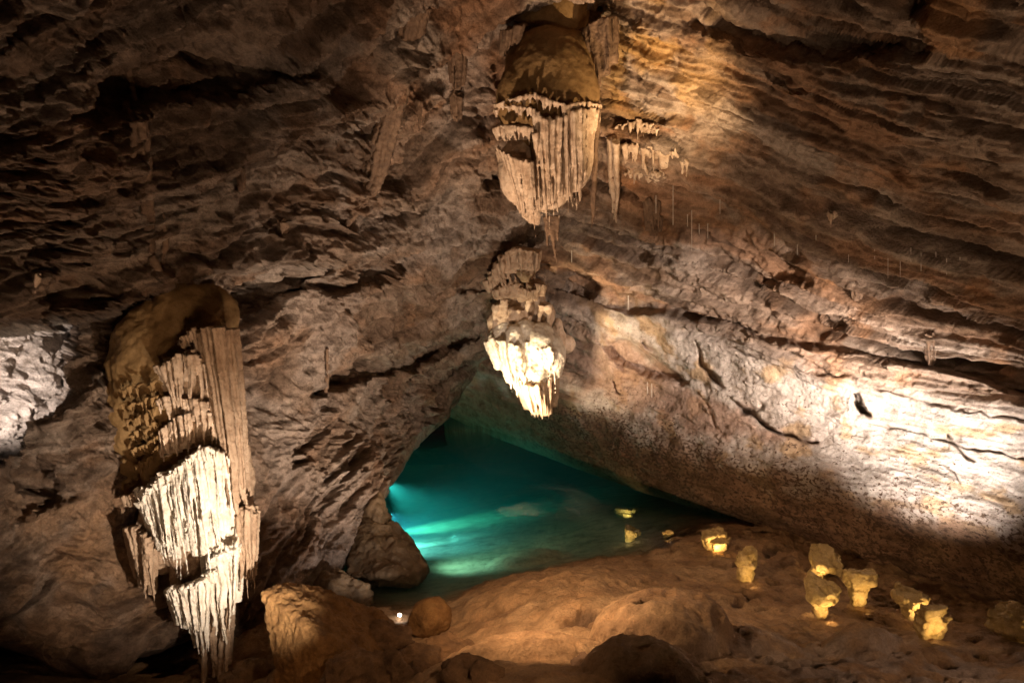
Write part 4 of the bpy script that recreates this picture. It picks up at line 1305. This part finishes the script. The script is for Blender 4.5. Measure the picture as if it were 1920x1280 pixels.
# lower formation
spot('bulb_flood', at(885, 800, 14.0), at(990, 655, 15.8), 480, 60, .8, (1, .80, .50), .05)
spot('bulb_flood', at(930, 850, 14.0), at(1130, 610, 16.8), 1000, 70, 1., (1, .74, .48), .22)
# right slab
spot('slab_flood', (5.0, 7.3, 1.7), at(1730, 775, 11.0), 2600, 54, 1.0, (1, .88, .80), .2)
spot('slab_flood', at(2150, 930, 6.4), at(1420, 655, 13.4), 4600, 42, 1.0, (1, .82, .70), .08)
# left drapery from below
spot('drapery_flood', above(-1.6, 5.4, .4), at(380, 960, 8.4), 1150, 62, 1.0, (1, .84, .68), .05)
spot('fill_spot', (-2.3, 4.4, 3.6), at(290, 650, 8.8), 70, 42, 1., (1, .62, .32), .1)  # added fill for the ochre dome, no fixture there
spot('fill_spot', (-.8, 4.6, 2.6), at(230, 260, 8.4), 330, 90, 1., (1, .70, .48), .1)  # added fill to lift the dark upper left wall
# far left pocket
spot('pocket_flood', at(-120, 830, 7.6), at(45, 700, 9.6), 380, 70, 1., (1, .84, .74), .06)
# added warm fill from below and behind, no lamps known there
spot('fill_spot', (2.6, 1.0, 3.0), at(1350, 420, 12), 380, 100, .9, (1, .70, .46), .3)
spot('fill_spot', (-2.0, 2.5, 2.6), at(330, 560, 9), 330, 84, 1., (1, .66, .42), .3)
spot('fill_spot', (-1.4, 3.5, 2.4), at(90, 1100, 7.6), 70, 60, .9, (1, .60, .34), .1)
spot('fill_spot', above(2.6, 6.4, .3), at(1560, 330, 10.5), 480, 110, 1., (1, .70, .46), .08)
# ochre ceiling right of the formation
spot('ceiling_flood', at(1290, 440, 9.8), at(1200, 110, 12.5), 800, 74, 1.0, (1, .68, .36), .06)
# foreground orange wash
spot('floor_wash', (-.4, 6.6, 3.6), on_floor(1080, 1120), 560, 95, .9, (1, .62, .34), .1)
spot('floor_wash', (5.5, 4.0, 3.6), on_floor(1600, 1200), 170, 80, 1., (1, .64, .42), .1)
spot('floor_wash', above(-3.0, 5.2, .9), at(560, 1190, 7.2), 22, 70, 1., (1, .52, .22), .06)
spot('floor_wash', (.6, 3.6, 4.6), at(740, 1230, 7.2), 170, 64, .9, (1, .62, .36), .1)
# lake
lk = atz(745, 985, -.9)
spot('lake_lamp', (lk[0] - .2, lk[1], -.6), atz(900, 1035, -1.5) + np.array([0, 0, -1.0]), 300, 84, .9, (.30, .88, 1.), .08)
spot('lake_lamp', (lk[0] - .1, lk[1] + .3, -1.2), (lk[0] + 3.5, lk[1] + 4.5, -3.6), 620, 88, .9, (.3, .92, .95), .08)
l3 = atz(725, 905, -1.2)
spot('lake_lamp', l3, (l3[0] + 4.0, l3[1] - .5, -4.6), 1000, 78, .9, (.3, 1, .85), .08)  # added lamp, hidden behind the left wall, evens out the water's glow
p2 = atz(890, 1035, -.5)
spot('lake_lamp', (p2[0] - .5, p2[1] + .3, -.25), (p2[0] + .6, p2[1] + .5, -2.0), 60, 140, .7, (.5, 1, .72), .08)
for i, f in enumerate(feet):
    pw = [9, 8, 6, 22, 8, 13, 17, 12, 20, 12, 15][i]
    hgt = cones[i][2] - cones[i][1]
    ft = np.array([f[0] + random.uniform(-.08, .08), f[1] - .42, 0])
    ft[2] = fz(ft[0], ft[1]) + .05
    spot('cone_lamp', ft, f + np.array([0, .05, .30]), pw * .7, 110, .9, (1, .64, .26), .02)

# the one lamp the eye meets, on the near shore
t = empty('floodlight', lp)
tag(t, 'small white glaring floodlight on the near shore beside the rounded boulder', 'lamp')
bg = Bag()
bg.tube(np.array([lp + np.array([0, .10, .02]), lp + np.array([0, .05, .02]), lp + np.array([0, -.02, .02])]), np.array([.03, .055, .06]), 14)
v, f4 = np.concatenate(bg.v), bg.f
def plain(name, bag, mat, parent):
    me = bpy.data.meshes.new(name)
    me.from_pydata([tuple(q) for q in np.concatenate(bag.v)], [], bag.f)
    me.materials.append(mat)
    o = bpy.data.objects.new(name, me)
    COL.objects.link(o)
    o.parent = parent
    o.matrix_parent_inverse = Matrix.Translation(-parent.location)
    return o
hs = plain('housing', bg, M['metal'], t)
bg = Bag()
bg.ball(lp + np.array([0, -.03, .02]), (.028, .014, .028), lv=2)
ln_ = plain('lens', bg, M['lens'], hs)
ln_.matrix_parent_inverse = Matrix.Identity(4)

# ------------------------------------------------------------------ world and render settings
w = bpy.data.worlds.new('World')
scene.world = w
w.use_nodes = True
bgn = w.node_tree.nodes['Background']
bgn.inputs['Color'].default_value = (1, .75, .55, 1)
bgn.inputs['Strength'].default_value = .003
scene.view_settings.view_transform = 'Standard'
scene.view_settings.look = 'None'
scene.view_settings.exposure = .25
scene.view_settings.gamma = 1
scene.render.engine = 'CYCLES'
cy = scene.cycles
cy.use_denoising = True
cy.denoiser = 'OPENIMAGEDENOISE'
cy.denoising_input_passes = 'RGB_ALBEDO_NORMAL'
cy.max_bounces = 6
cy.diffuse_bounces = 3
cy.volume_bounces = 1
cy.transparent_max_bounces = 8
cy.sample_clamp_indirect = 4
cy.caustics_reflective = False
cy.caustics_refractive = False
